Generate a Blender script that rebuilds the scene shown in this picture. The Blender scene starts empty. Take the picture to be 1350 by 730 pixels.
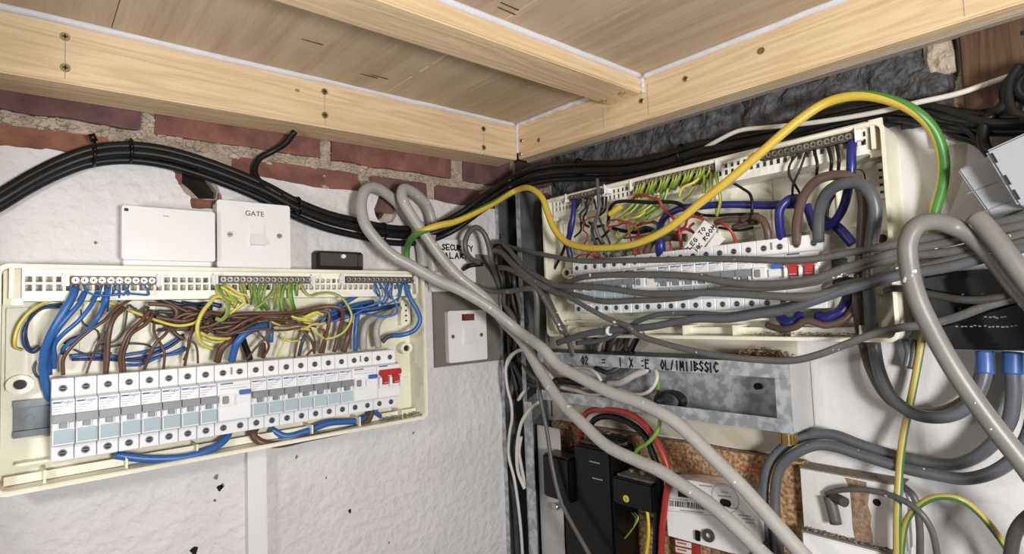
import bpy, bmesh, math, random
import numpy as np
from mathutils import Vector, Matrix, noise
from mathutils.geometry import tessellate_polygon
random.seed(7)
S = bpy.context.scene
COL = S.collection
# ------------------------------------------------------------------ camera
# walls meet at the origin: the wall on one side is y = 0 (wall 'L'), the other x = 0 (wall 'R'); sizes in metres
Z0 = 1.6
PW, PH, CX, CY = 1350, 730, 675.0, 365.0
VL, VR = (1500.0, 376.0), (30.0, 431.0)
FPX = math.sqrt(-((VL[0]-CX)*(VR[0]-CX)+(VL[1]-CY)*(VR[1]-CY)))
def _ray(px, py): return Vector(((px-CX)/FPX, (py-CY)/FPX, 1.0))
_X = _ray(*VL).normalized(); _Y = _ray(*VR).normalized(); _Z = _X.cross(_Y)
ROT = Matrix((_X, _Y, _Z))                       # camera (right, down, forward) -> world
CAM = Vector((-.669, -.741, 0.0))
cd = bpy.data.cameras.new('camera'); cam = bpy.data.objects.new('camera', cd); COL.objects.link(cam)
cd.sensor_width = 36; cd.lens = FPX/PW*36; cd.clip_start = .01
r_, d_, f_ = ROT.col[0], ROT.col[1], ROT.col[2]
m3 = Matrix((r_, -d_, -f_)).transposed()
cam.matrix_world = Matrix.Translation(CAM+Vector((0, 0, Z0))) @ m3.to_4x4()
S.camera = cam
# ------------------------------------------------------------------ light
S.view_settings.view_transform = 'Standard'; S.view_settings.look = 'None'
S.view_settings.gamma = 1; S.view_settings.use_curve_mapping = False
S.view_settings.exposure = 0.0
w = bpy.data.worlds.new('world'); S.world = w; w.use_nodes = True
w.node_tree.nodes['Background'].inputs[0].default_value = (1.0, .97, .94, 1)
w.node_tree.nodes['Background'].inputs[1].default_value = .08
def area(name, loc, tgt, size, power, col=(1, 1, 1)):
    ld = bpy.data.lights.new(name, 'AREA'); ld.size = size; ld.energy = power; ld.color = col
    o = bpy.data.objects.new(name, ld); COL.objects.link(o); o.location = Vector(loc)+Vector((0, 0, Z0))
    o.rotation_euler = (Vector(tgt)-Vector(loc)).to_track_quat('-Z', 'Y').to_euler(); return o
ld = bpy.data.lights.new('work_lamp', 'SPOT'); ld.energy = 3.1; ld.shadow_soft_size = .03; ld.color = (1, .97, .95)
ld.spot_size = math.radians(109); ld.spot_blend = .16
lo = bpy.data.objects.new('work_lamp', ld); COL.objects.link(lo); lo.location = (-.86, -.37, Z0+.01)
lo.rotation_euler = (Vector((-.2, -.2, -.01))-Vector((-.86, -.37, .01))).to_track_quat('-Z', 'Y').to_euler()
area('hand_lamp', (-.56, -1.08, -.06), (-.15, -.25, .02), .13, 7.6, (1, .98, .96))
# ------------------------------------------------------------------ geometry helpers
def wdir(px, py): return ROT @ _ray(px, py)
def P3(wall, px, py, d):
    v = wdir(px, py)
    t = (-d-CAM.y)/v.y if wall == 'L' else (-d-CAM.x)/v.x
    return CAM+v*t
def uz(wall, px, py, d):
    p = P3(wall, px, py, d)
    return (p.x if wall == 'L' else -p.y, p.z)
def PU(wall, u, d, z): return Vector((u, -d, z)) if wall == 'L' else Vector((-d, -u, z))
def pdepth(p): return (ROT.transposed() @ (p-CAM)).z
ANG = {'L': 0.0, 'R': -math.pi/2, None: 0.0}
ORG = {}
def tag(o, label, cat, group=None, kind=None):
    o['label'] = label
    if cat: o['category'] = cat
    if group: o['group'] = group
    if kind: o['kind'] = kind
    return o
def thing(name, wall, org, label, cat, group=None):
    o = bpy.data.objects.new(name, None); COL.objects.link(o); o.empty_display_size = .02
    o.location = PU(wall, *org)+Vector((0, 0, Z0)) if wall else Vector(org)+Vector((0, 0, Z0))
    o.rotation_euler = (0, 0, ANG[wall]); ORG[o.name] = (wall, Vector((org[0], -org[1], org[2])) if wall else Vector(org))
    return tag(o, label, cat, group)
class MB:
    """collects shapes in wall coordinates (u along wall, d off the wall, z up)"""
    def __init__(s): s.bm = bmesh.new(); s.uv = None
    def add(s, vs, fs, smooth=False):
        bv = [s.bm.verts.new((v[0], -v[1], v[2])) for v in vs]
        for f in fs:
            try:
                q = s.bm.faces.new([bv[i] for i in f]); q.smooth = smooth
            except ValueError: pass
        return s
    def box(s, u0, u1, d0, d1, z0, z1):
        v = [(u, d, z) for u in (u0, u1) for d in (d0, d1) for z in (z0, z1)]
        return s.add(v, [(0, 1, 3, 2), (4, 6, 7, 5), (0, 4, 5, 1), (2, 3, 7, 6), (0, 2, 6, 4), (1, 5, 7, 3)])
    def hexa(s, a, b):  # two quads of points
        return s.add(list(a)+list(b), [(0, 1, 2, 3), (7, 6, 5, 4)]+[(i, (i+1) % 4, 4+(i+1) % 4, 4+i) for i in range(4)])
    def cyl(s, u, d0, d1, z, r, n=12, r2=None, smooth=True):  # axis along d
        r2 = r if r2 is None else r2
        a = [(u+r*math.cos(2*math.pi*i/n), d0, z+r*math.sin(2*math.pi*i/n)) for i in range(n)]
        b = [(u+r2*math.cos(2*math.pi*i/n), d1, z+r2*math.sin(2*math.pi*i/n)) for i in range(n)]
        s.add(a+b, [(i, (i+1) % n, n+(i+1) % n, n+i) for i in range(n)], smooth)
        return s.add(a+b, [tuple(range(n)), tuple(range(2*n-1, n-1, -1))])
    def ring(s, u, d0, d1, z, r, ri, n=20, su=1.0):
        def c(rr, d): return [(u+su*rr*math.cos(2*math.pi*i/n), d, z+rr*math.sin(2*math.pi*i/n)) for i in range(n)]
        v = c(r, d0)+c(r, d1)+c(ri, d1)+c(ri, d0); fs = []
        for k in range(4):
            for i in range(n): fs.append((k*n+i, k*n+(i+1) % n, ((k+1) % 4)*n+(i+1) % n, ((k+1) % 4)*n+i))
        return s.add(v, fs)
    def prism(s, outline, d0, d1, holes=()):  # outline in (u,z)
        loops = [list(outline)]+[list(h) for h in holes]
        flat = [p for l in loops for p in l]
        tri = tessellate_polygon([[Vector((p[0], p[1], 0)) for p in l] for l in loops])
        n = len(flat)
        vs = [(p[0], d0, p[1]) for p in flat]+[(p[0], d1, p[1]) for p in flat]
        fs = [tuple(t) for t in tri]+[tuple(i+n for i in reversed(t)) for t in tri]
        o = 0
        for l in loops:
            m = len(l); fs += [(o+i, o+(i+1) % m, n+o+(i+1) % m, n+o+i) for i in range(m)]; o += m
        return s.add(vs, fs)
    def extrude_u(s, prof, u0, u1):  # profile in (d,z)
        n = len(prof); vs = [(u0, p[0], p[1]) for p in prof]+[(u1, p[0], p[1]) for p in prof]
        tri = tessellate_polygon([[Vector((p[0], p[1], 0)) for p in prof]])
        return s.add(vs, [tuple(t) for t in tri]+[tuple(i+n for i in reversed(t)) for t in tri]+[(i, (i+1) % n, n+(i+1) % n, n+i) for i in range(n)])
    def build(s, name, mat, parent=None, wall=None, bevel=0, seg=2, org=None, weld=True):
        bm = s.bm
        if weld: bmesh.ops.remove_doubles(bm, verts=bm.verts, dist=1e-6)
        bmesh.ops.recalc_face_normals(bm, faces=bm.faces)
        if bevel:
            es = [e for e in bm.edges if len(e.link_faces) == 2 and e.calc_face_angle(0) > .5]
            bmesh.ops.bevel(bm, geom=es, offset=bevel, segments=seg, affect='EDGES', clamp_overlap=True)
        if parent is not None:
            root = parent
            while root.parent: root = root.parent
            o3 = ORG[root.name][1]; par_is_root = True
        else:
            if org is None:
                c = [v.co for v in bm.verts]; lo = Vector([min(p[i] for p in c) for i in range(3)]); hi = Vector([max(p[i] for p in c) for i in range(3)])
                o3 = Vector(((lo.x+hi.x)/2, (lo.y+hi.y)/2, lo.z))
            else: o3 = Vector((org[0], -org[1], org[2]))
        for v in bm.verts: v.co -= o3
        me = bpy.data.meshes.new(name); bm.to_mesh(me); bm.free()
        o = bpy.data.objects.new(name, me); COL.objects.link(o); me.materials.append(M[mat])
        if parent is not None: o.parent = parent
        else:
            o.rotation_euler = (0, 0, ANG[wall]); q = Matrix.Rotation(ANG[wall], 3, 'Z') @ o3
            o.location = q+Vector((0, 0, Z0)); ORG[o.name] = (wall, o3)
        return o
def bx(name, mat, parent, *a, bevel=0, wall=None): return MB().box(*a).build(name, mat, parent, wall, bevel)
def copy_tree(o, parent=None):
    c = o.copy(); COL.objects.link(c); c.parent = parent
    for ch in [x for x in o.children]: copy_tree(ch, c)
    return c
def rrect(u0, u1, z0, z1, r, n=5):
    p = []
    for (cu, cz, a) in ((u1-r, z1-r, 0), (u0+r, z1-r, 90), (u0+r, z0+r, 180), (u1-r, z0+r, 270)):
        for i in range(n+1):
            t = math.radians(a+90*i/n); p.append((cu+r*math.cos(t), cz+r*math.sin(t)))
    return p
# ---- tubes through world points
def spline(pts, sub):
    P = [np.array(p, float) for p in pts]
    if len(P) == 2: return [Vector(P[0]+(P[1]-P[0])*t) for t in np.linspace(0, 1, sub+1)]
    P = [2*P[0]-P[1]]+P+[2*P[-1]-P[-2]]; out = []
    for i in range(1, len(P)-2):
        p0, p1, p2, p3 = P[i-1:i+3]
        t0 = 0; t1 = t0+max(np.linalg.norm(p1-p0), 1e-6)**.5; t2 = t1+max(np.linalg.norm(p2-p1), 1e-6)**.5; t3 = t2+max(np.linalg.norm(p3-p2), 1e-6)**.5
        for t in np.linspace(t1, t2, sub, endpoint=False):
            A1 = (t1-t)/(t1-t0)*p0+(t-t0)/(t1-t0)*p1; A2 = (t2-t)/(t2-t1)*p1+(t-t1)/(t2-t1)*p2; A3 = (t3-t)/(t3-t2)*p2+(t-t2)/(t3-t2)*p3
            B1 = (t2-t)/(t2-t0)*A1+(t-t0)/(t2-t0)*A2; B2 = (t3-t)/(t3-t1)*A2+(t-t1)/(t3-t1)*A3
            out.append(Vector((t2-t)/(t2-t1)*B1+(t-t1)/(t2-t1)*B2))
    out.append(Vector(P[-2])); return out
def tube_mesh(name, C, r, n=10, flat=None, twist=0.0, up=None, phase=None):
    """swept round (or flat-oval) section; u runs along the length in metres, v around"""
    bm = bmesh.new(); uvl = bm.loops.layers.uv.new('UVMap')
    T = [(C[min(i+1, len(C)-1)]-C[max(i-1, 0)]).normalized() for i in range(len(C))]
    nrm = T[0].orthogonal().normalized() if up is None else (up-T[0]*up.dot(T[0])).normalized()
    if nrm.length < .1: nrm = T[0].orthogonal().normalized()
    rings = []; L = 0; Ls = []
    for i, c in enumerate(C):
        if i: L += (c-C[i-1]).length
        Ls.append(L)
        nrm = (nrm-T[i]*nrm.dot(T[i])).normalized()
        if up is not None:
            q = up-T[i]*up.dot(T[i])
            if q.length > .35: nrm = (nrm*.5+q.normalized()*.5).normalized()
        if phase is not None:
            q = CAM-c; nrm = (q-T[i]*q.dot(T[i])).normalized()
        b = T[i].cross(nrm)
        rings.append([bm.verts.new(c-C[0]+nrm*(r*math.cos(2*math.pi*k/n))+b*(r*(flat or 1)*math.sin(2*math.pi*k/n))) for k in range(n)])
    for i in range(len(C)-1):
        for k in range(n):
            k2 = (k+1) % n
            f = bm.faces.new((rings[i][k], rings[i][k2], rings[i+1][k2], rings[i+1][k])); f.smooth = True
            for lp, (a, kk) in zip(f.loops, ((i, k), (i, k+1), (i+1, k+1), (i+1, k))):
                lp[uvl].uv = (Ls[a], kk/n+twist*Ls[a]+(0 if phase is None else .25+phase[a]))
    bm.faces.new(list(reversed(rings[0]))); bm.faces.new(rings[-1])
    bmesh.ops.recalc_face_normals(bm, faces=bm.faces)
    me = bpy.data.meshes.new(name); bm.to_mesh(me); bm.free(); return me
def tube(name, pts, r, mat, label=None, cat=None, group=None, n=10, sub=6, flat=None, twist=0.0, up=None, parent=None, phase=None):
    C = spline(pts, sub)
    if phase: phase = list(phase)+[phase[-1]]*(len(pts)-len(phase)); phase = list(np.interp(np.linspace(0, len(pts)-1, len(C)), range(len(pts)), phase))
    me = tube_mesh(name, C, r, n, flat, twist, up, phase); me.materials.append(M[mat])
    o = bpy.data.objects.new(name, me); COL.objects.link(o)
    if parent is not None:
        root = parent
        while root.parent: root = root.parent
        wl, o3 = ORG[root.name]; ro = Matrix.Rotation(ANG[wl], 3, 'Z') @ o3
        q = Matrix.Rotation(-ANG[wl], 3, 'Z')
        o.location = q @ (C[0]-ro); o.rotation_euler = (0, 0, -ANG[wl]); o.parent = parent
    else:
        o.location = C[0]+Vector((0, 0, Z0)); ORG[o.name] = (None, C[0].copy()); tag(o, label, cat, group)
    return o
CROP = {'px': (0, 0, 1.0), 'A': (0, 340, 3.653), 'B': (80, 350, 4.865), 'C': (240, 350, 4.867), 'D': (400, 350, 3.478),
        'E': (700, 220, 5.2125), 'F': (840, 200, 5.2125), 'G': (980, 160, 4.564), 'H': (720, 320, 5.215), 'I': (940, 320, 4.057),
        'J': (1170, 310, 4.294), 'K': (540, 280, 3.65), 'N': (460, 220, 2.808), 'Q': (640, 450, 2.607), 'V': (640, 460, 5.2125),
        'T': (990, 560, 4.295), 'U': (1170, 470, 2.806), 'O': (280, 450, 2.607), 'X': (0, 450, 3.04), 'Y': (1190, 0, 3.84),
        'Z': (700, 540, 3.844), 'MM': (860, 590, 5.2125), 'AA': (860, 450, 2.608), 'TR': (1170, 150, 4.294)}
def path(crop, pts, ds, wall):
    """pixels (in the photo's frame) to points at given distances d off the wall they run along"""
    ox, oy, s = CROP[crop]; n = len(pts); out = []
    for i, p in enumerate(pts):
        if len(p) >= 3 and p[2] is not None:
            d = p[2]; wl = p[3] if len(p) > 3 else wall
        else:
            t = i/(n-1)*(len(ds)-1); k = min(int(t), len(ds)-2); d = ds[k]+(ds[k+1]-ds[k])*(t-k); wl = wall
        out.append(P3(wl, ox+p[0]/s, oy+p[1]/s, d))
    return out
def wire(name, crop, pts, wpx, mat, ds, wall, label, cat='wire', group=None, **k):
    ext = k.pop('ext', None); q = path(crop, pts, ds, wall)
    r = wpx/CROP[crop][2]/2*np.mean([pdepth(p) for p in q])/FPX
    if ext:   # the cable goes on past the frame
        dr = (q[-1]-q[-2]).normalized(); a = q[-1]; sd = {'down': Vector((0, 0, -1)), 'right': Vector((0, -1, 0)), 'downright': Vector((0, -.6, -.8))}[ext]
        q += [a+dr*.05+sd*.02, a+dr*.08+sd*.12, a+dr*.09+sd*.26]
        for v in q[-3:]: v.x = min(v.x, -r-.012)
    return tube(name, q, r, mat, label, cat, group, **k)
# ---- text
def text_mesh(name, txt, size, mat):
    cu = bpy.data.curves.new(name, 'FONT'); cu.body = txt; cu.size = size; cu.align_x = 'CENTER'; cu.align_y = 'CENTER'; cu.extrude = .00008
    o = bpy.data.objects.new(name, cu); COL.objects.link(o)
    me = bpy.data.meshes.new_from_object(o.evaluated_get(bpy.context.evaluated_depsgraph_get()))
    bpy.data.objects.remove(o); me.materials.clear(); me.materials.append(M[mat]); return me
def text(name, txt, size, mat, parent, u, d, z, roll=0.0):
    o = bpy.data.objects.new(name, text_mesh(name, txt, size, mat)); COL.objects.link(o); o.parent = parent
    root = parent
    while root.parent: root = root.parent
    o3 = ORG[root.name][1]; o.location = Vector((u, -d, z))-o3; o.rotation_euler = (math.pi/2, roll, 0); return o
GL = {'S': [[(1, .85), (.5, 1), (.1, .75), (.9, .3), (.5, 0), (0, .15)]], 'E': [[(1, 1), (0, 1), (0, 0), (1, 0)], [(0, .5), (.8, .5)]],
      'C': [[(1, .85), (.5, 1), (0, .5), (.5, 0), (1, .15)]], 'U': [[(0, 1), (.05, .2), (.5, 0), (.95, .2), (1, 1)]], 'R': [[(0, 0), (0, 1), (.9, .8), (0, .5), (1, 0)]],
      'I': [[(.5, 1), (.5, 0)]], 'T': [[(0, 1), (1, 1)], [(.5, 1), (.5, 0)]], 'Y': [[(0, 1), (.5, .5), (1, 1)], [(.5, .5), (.5, 0)]], 'A': [[(0, 0), (.5, 1), (1, 0)], [(.2, .4), (.8, .4)]],
      'L': [[(0, 1), (0, 0), (.9, 0)]], 'M': [[(0, 0), (.1, 1), (.5, .4), (.9, 1), (1, 0)]], 'O': [[(.5, 1), (0, .5), (.5, 0), (1, .5), (.5, 1)]],
      'G': [[(1, .9), (.4, 1), (0, .5), (.4, 0), (1, .2), (.95, .5), (.5, .5)]], 'K': [[(0, 1), (0, 0)], [(1, 1), (0, .45), (1, 0)]], 'H': [[(0, 1), (0, 0)], [(1, 1), (1, 0)], [(0, .5), (1, .5)]],
      'B': [[(0, 0), (0, 1), (.9, .75), (0, .5), (1, .25), (0, 0)]], '/': [[(.2, 0), (.8, 1)]], '=': [[(0, .7), (1, .7)], [(0, .3), (1, .3)]], '2': [[(0, .8), (.5, 1), (1, .7), (0, 0), (1, 0)]],
      'X': [[(0, 0), (1, 1)], [(0, 1), (1, 0)]], ':': [[(.3, .8), (.7, .8)], [(.3, .2), (.7, .2)]], ' ': []}
def scrawl(mb, txt, frame, w, h, gap, th):
    """hand-drawn letters; frame maps (s,t) in metres on the label to (u,d,z)"""
    x = 0
    for ch in txt:
        for st in GL.get(ch, []):
            j = random.uniform(-.06, .06)
            for a, b in zip(st[:-1], st[1:]):
                ax, ay, bx_, by = x+a[0]*w, (a[1]+j)*h, x+b[0]*w, (b[1]+j)*h
                dx, dy = bx_-ax, by-ay; l = math.hypot(dx, dy) or 1; nx, ny = -dy/l*th/2, dx/l*th/2; ex, ey = dx/l*th*.4, dy/l*th*.4
                q = [(ax+nx-ex, ay+ny-ey), (ax-nx-ex, ay-ny-ey), (bx_-nx+ex, by-ny+ey), (bx_+nx+ex, by+ny+ey)]
                mb.hexa([frame(p[0], p[1], .0001) for p in q], [frame(p[0], p[1], .0004) for p in q])
        x += w+gap
    return mb
# ------------------------------------------------------------------ materials
M = {}
def mat(name, col, rough=.5, metal=0.0, spec=.5, var=0.0, vscale=60, bump=0.0, bscale=300, stretch=None, col2=None, coat=0.0, detail=6, contrast=(.3, .7), fleck=0.0, fcol=(.72, .70, .66), fscale=110):
    m = bpy.data.materials.new(name); m.use_nodes = True; M[name] = m; nt = m.node_tree; N = nt.nodes; b = N['Principled BSDF']
    b.inputs['Roughness'].default_value = rough; b.inputs['Metallic'].default_value = metal; b.inputs['Specular IOR Level'].default_value = spec
    b.inputs['Coat Weight'].default_value = coat
    c = (*col, 1); b.inputs['Base Color'].default_value = c
    tc = N.new('ShaderNodeTexCoord'); mp = N.new('ShaderNodeMapping'); nt.links.new(tc.outputs['Object'], mp.inputs[0])
    if stretch: mp.inputs['Scale'].default_value = stretch
    if var or col2:
        nz = N.new('ShaderNodeTexNoise'); nz.inputs['Scale'].default_value = vscale; nz.inputs['Detail'].default_value = detail; nt.links.new(mp.outputs[0], nz.inputs[0])
        rp = N.new('ShaderNodeValToRGB'); nt.links.new(nz.outputs[0], rp.inputs[0]); nt.links.new(rp.outputs[0], b.inputs['Base Color'])
        c2 = col2 or tuple(x*(1-var) for x in col)
        rp.color_ramp.elements[0].position = contrast[0]; rp.color_ramp.elements[1].position = contrast[1]
        rp.color_ramp.elements[0].color = (*c2, 1); rp.color_ramp.elements[1].color = c
    if fleck:   # spattered paint and plaster dust
        n3 = N.new('ShaderNodeTexNoise'); n3.inputs['Scale'].default_value = fscale; n3.inputs['Detail'].default_value = 3; nt.links.new(tc.outputs['Object'], n3.inputs[0])
        r3 = N.new('ShaderNodeValToRGB'); nt.links.new(n3.outputs[0], r3.inputs[0]); r3.color_ramp.elements[0].position = fleck; r3.color_ramp.elements[1].position = fleck+.025
        mx = N.new('ShaderNodeMix'); mx.data_type = 'RGBA'; nt.links.new(r3.outputs[0], mx.inputs[0]); nt.links.new(rp.outputs[0], mx.inputs[6]); mx.inputs[7].default_value = (*fcol, 1)
        nt.links.new(mx.outputs[2], b.inputs['Base Color'])
    if bump:
        n2 = N.new('ShaderNodeTexNoise'); n2.inputs['Scale'].default_value = bscale; n2.inputs['Detail'].default_value = 5; nt.links.new(mp.outputs[0], n2.inputs[0])
        bp = N.new('ShaderNodeBump'); bp.inputs['Strength'].default_value = 1; bp.inputs['Distance'].default_value = bump
        nt.links.new(n2.outputs[0], bp.inputs['Height']); nt.links.new(bp.outputs[0], b.inputs['Normal'])
    return m
def wood(name, c1, c2, axis, scale=1.0, rings=True, rough=.55):
    """grain running along one axis of the piece"""
    m = bpy.data.materials.new(name); m.use_nodes = True; M[name] = m; nt = m.node_tree; N = nt.nodes; b = N['Principled BSDF']; b.inputs['Roughness'].default_value = rough
    tc = N.new('ShaderNodeTexCoord'); mp = N.new('ShaderNodeMapping'); nt.links.new(tc.outputs['Object'], mp.inputs[0])
    st = [22*scale]*3; st[axis] = 1.3*scale; mp.inputs['Scale'].default_value = st
    n1 = N.new('ShaderNodeTexNoise'); n1.inputs['Scale'].default_value = 1.6; n1.inputs['Detail'].default_value = 3; n1.inputs['Distortion'].default_value = .6; nt.links.new(mp.outputs[0], n1.inputs[0])
    mu = N.new('ShaderNodeMath'); mu.operation = 'MULTIPLY'; mu.inputs[1].default_value = 7 if rings else 2.5; nt.links.new(n1.outputs[0], mu.inputs[0])
    fr = N.new('ShaderNodeMath'); fr.operation = 'PINGPONG'; fr.inputs[1].default_value = .5; nt.links.new(mu.outputs[0], fr.inputs[0])
    n2 = N.new('ShaderNodeTexNoise'); n2.inputs['Scale'].default_value = 14; n2.inputs['Detail'].default_value = 6; nt.links.new(mp.outputs[0], n2.inputs[0])
    ad = N.new('ShaderNodeMath'); ad.operation = 'MULTIPLY_ADD'; ad.inputs[1].default_value = .9; nt.links.new(n2.outputs[0], ad.inputs[0]); nt.links.new(fr.outputs[0], ad.inputs[2])
    rp = N.new('ShaderNodeValToRGB'); nt.links.new(ad.outputs[0], rp.inputs[0]); rp.color_ramp.elements[0].position = .3; rp.color_ramp.elements[1].position = .95
    rp.color_ramp.elements[0].color = (*c2, 1); rp.color_ramp.elements[1].color = (*c1, 1); nt.links.new(rp.outputs[0], b.inputs['Base Color'])
    bp = N.new('ShaderNodeBump'); bp.inputs['Distance'].default_value = .0004; nt.links.new(ad.outputs[0], bp.inputs['Height']); nt.links.new(bp.outputs[0], b.inputs['Normal'])
    return m
def striped(name, ca, cb, ratio=.5, rough=.4):
    m = bpy.data.materials.new(name); m.use_nodes = True; M[name] = m; nt = m.node_tree; N = nt.nodes; b = N['Principled BSDF']; b.inputs['Roughness'].default_value = rough
    uv = N.new('ShaderNodeUVMap'); uv.uv_map = 'UVMap'; sp = N.new('ShaderNodeSeparateXYZ'); nt.links.new(uv.outputs[0], sp.inputs[0])
    fr = N.new('ShaderNodeMath'); fr.operation = 'FRACT'; nt.links.new(sp.outputs[1], fr.inputs[0])
    gt = N.new('ShaderNodeMath'); gt.operation = 'GREATER_THAN'; gt.inputs[1].default_value = ratio; nt.links.new(fr.outputs[0], gt.inputs[0])
    mx = N.new('ShaderNodeMix'); mx.data_type = 'RGBA'; nt.links.new(gt.outputs[0], mx.inputs[0]); mx.inputs[6].default_value = (*ca, 1); mx.inputs[7].default_value = (*cb, 1)
    nt.links.new(mx.outputs[2], b.inputs['Base Color']); return m
mat('plaster', (.75, .73, .74), .75, var=.14, vscale=9, bump=.0045, bscale=75)
mat('wall_paint', (.74, .725, .72), .6, var=.24, vscale=6, bump=.001, bscale=60)
mat('beige_board', (.62, .56, .46), .7, var=.22, vscale=8, stretch=(2, 2, .7))
mat('mortar', (.55, .46, .365), .95, var=.45, vscale=70, bump=.004, bscale=140)
mat('brick_red', (.30, .125, .098), .9, col2=(.14, .06, .05), vscale=28, bump=.0016, bscale=170)
mat('brick_purple', (.20, .10, .092), .9, col2=(.09, .045, .042), vscale=30, bump=.0016, bscale=170)
mat('brick_orange', (.32, .14, .09), .9, col2=(.16, .07, .05), vscale=28, bump=.0016, bscale=170)
mat('pit_and_shade_black', (.012, .010, .009), 1.0)  # black for chips and cracks, and painted shade inside the wall holes
mat('dark_stone', (.105, .108, .115), .75, col2=(.035, .036, .04), vscale=90, bump=.003, bscale=190, contrast=(.38, .66))
wood('pine_x', (.80, .62, .40), (.66, .46, .26), 0); wood('pine_y', (.80, .62, .40), (.66, .46, .26), 1)
wood('pine_grey', (.40, .34, .27), (.30, .25, .19), 0)
wood('oak_y', (.57, .45, .32), (.43, .325, .215), 1, scale=.8, rings=False, rough=.6)
wood('dark_oak', (.105, .055, .03), (.05, .026, .014), 2, scale=1.2)
mat('caulk', (.74, .74, .80), .5, var=.1, vscale=40, bump=.0006, bscale=120)
mat('brass', (.62, .45, .19), .35, metal=1, var=.3, vscale=300)
mat('screw_steel', (.60, .59, .57), .32, metal=.9, var=.35, vscale=500)
mat('bar_metal', (.15, .13, .10), .5, metal=.6, var=.4, vscale=300)
mat('zinc_screw', (.55, .47, .30), .35, metal=1)
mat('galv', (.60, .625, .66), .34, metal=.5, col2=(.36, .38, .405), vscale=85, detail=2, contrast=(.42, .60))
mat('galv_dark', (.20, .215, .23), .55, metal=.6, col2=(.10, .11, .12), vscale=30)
mat('grey_plate', (.50, .50, .50), .6, var=.2, vscale=20)
mat('cream', (.86, .825, .68), .42, col2=(.68, .64, .52), vscale=14, contrast=(.28, .55))
mat('rail_white', (.88, .86, .77), .4)
mat('white_plastic', (.82, .815, .83), .32, var=.04, vscale=15)
mat('mcb_white', (.80, .81, .83), .35)
mat('mcb_grey', (.22, .235, .26), .4)
mat('mcb_window', (.42, .53, .58), .15, coat=.5)
mat('black_hole', (.012, .012, .012), .6)
mat('blue_toggle', (.05, .13, .40), .35)
mat('red_toggle', (.44, .022, .018), .35)
mat('ink_blue', (.05, .12, .35), .6); mat('ink_black', (.012, .012, .02), .6); mat('ink_grey', (.35, .36, .38), .6); mat('ink_red', (.5, .09, .05), .7)
mat('faint_print', (.16, .16, .17), .6)
mat('neon', (.16, .015, .01), .2, coat=.6)
mat('paper', (.84, .83, .80), .8, var=.08, vscale=60)
mat('grey_pvc', (.108, .104, .100), .42, var=.25, vscale=40, fleck=.70)
mat('grey_pvc_dark', (.052, .050, .048), .45, var=.2, vscale=40)
mat('grey_tail', (.092, .100, .112), .4, var=.18, vscale=40, fleck=.72)
mat('light_grey_pvc', (.42, .41, .385), .38, var=.16, vscale=30, fleck=.69, fcol=(.85, .84, .8))
mat('armour_grey', (.185, .178, .167), .42, var=.22, vscale=35, fleck=.69)
mat('white_cable', (.66, .63, .585), .45, var=.15, vscale=50)
mat('black_pvc', (.010, .010, .011), .40, spec=.3, var=.3, vscale=60)
mat('black_plastic', (.004, .004, .0045), .3, spec=.28, var=.3, vscale=50)
mat('black_dusty', (.05, .045, .04), .8, col2=(.16, .145, .125), vscale=130)
mat('brown_pvc', (.135, .068, .045), .38, var=.2, vscale=60)
mat('brown_tail', (.12, .075, .06), .4, var=.2, vscale=40)
mat('blue_pvc', (.035, .14, .42), .36, var=.15, vscale=60)
mat('navy_pvc', (.018, .022, .17), .35, var=.15, vscale=60)
mat('dark_blue', (.02, .04, .12), .38)
mat('slate', (.055, .07, .085), .4)
mat('red_pvc', (.36, .035, .03), .38, var=.15, vscale=60)
mat('green_pvc', (.17, .38, .05), .4); mat('yellow_pvc', (.66, .50, .04), .4)
striped('gy', (.66, .57, .11), (.20, .33, .07), .62); striped('gy_green', (.52, .50, .07), (.09, .26, .035), .45)
striped('earth_dull', (.42, .33, .085), (.05, .15, .035), .5); striped('earth_big', (.62, .44, .055), (.06, .21, .035), .5)
mat('chipboard', (.56, .36, .19), .9, col2=(.20, .10, .045), vscale=230, bump=.0012, bscale=200, detail=2, contrast=(.36, .64))
mat('rust', (.36, .24, .165), .95, col2=(.17, .105, .07), vscale=200, bump=.002, bscale=250)
mat('dust', (.34, .28, .22), 1.0, col2=(.14, .11, .085), vscale=400)
mat('taupe', (.21, .19, .168), .8, var=.25, vscale=14)
mat('box_grey', (.36, .385, .42), .45, var=.06, vscale=20)
mat('copper', (.75, .38, .22), .35, metal=1)
mat('blue_tape', (.035, .10, .30), .4)
# ------------------------------------------------------------------ the setting
def struct(o, label, kind='structure'): o['kind'] = kind; o['label'] = label; return o
def pxs(wall, pts, d): return [uz(wall, x, y, d) for x, y in pts]
def jag(pts, n=4, a=.0012, rg=random):
    out = []
    for i in range(len(pts)-1):
        p, q = pts[i], pts[i+1]
        for k in range(n):
            t = k/n; out.append((p[0]+(q[0]-p[0])*t+rg.uniform(-a, a), p[1]+(q[1]-p[1])*t+rg.uniform(-a, a)))
    out.append(pts[-1]); return out
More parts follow.
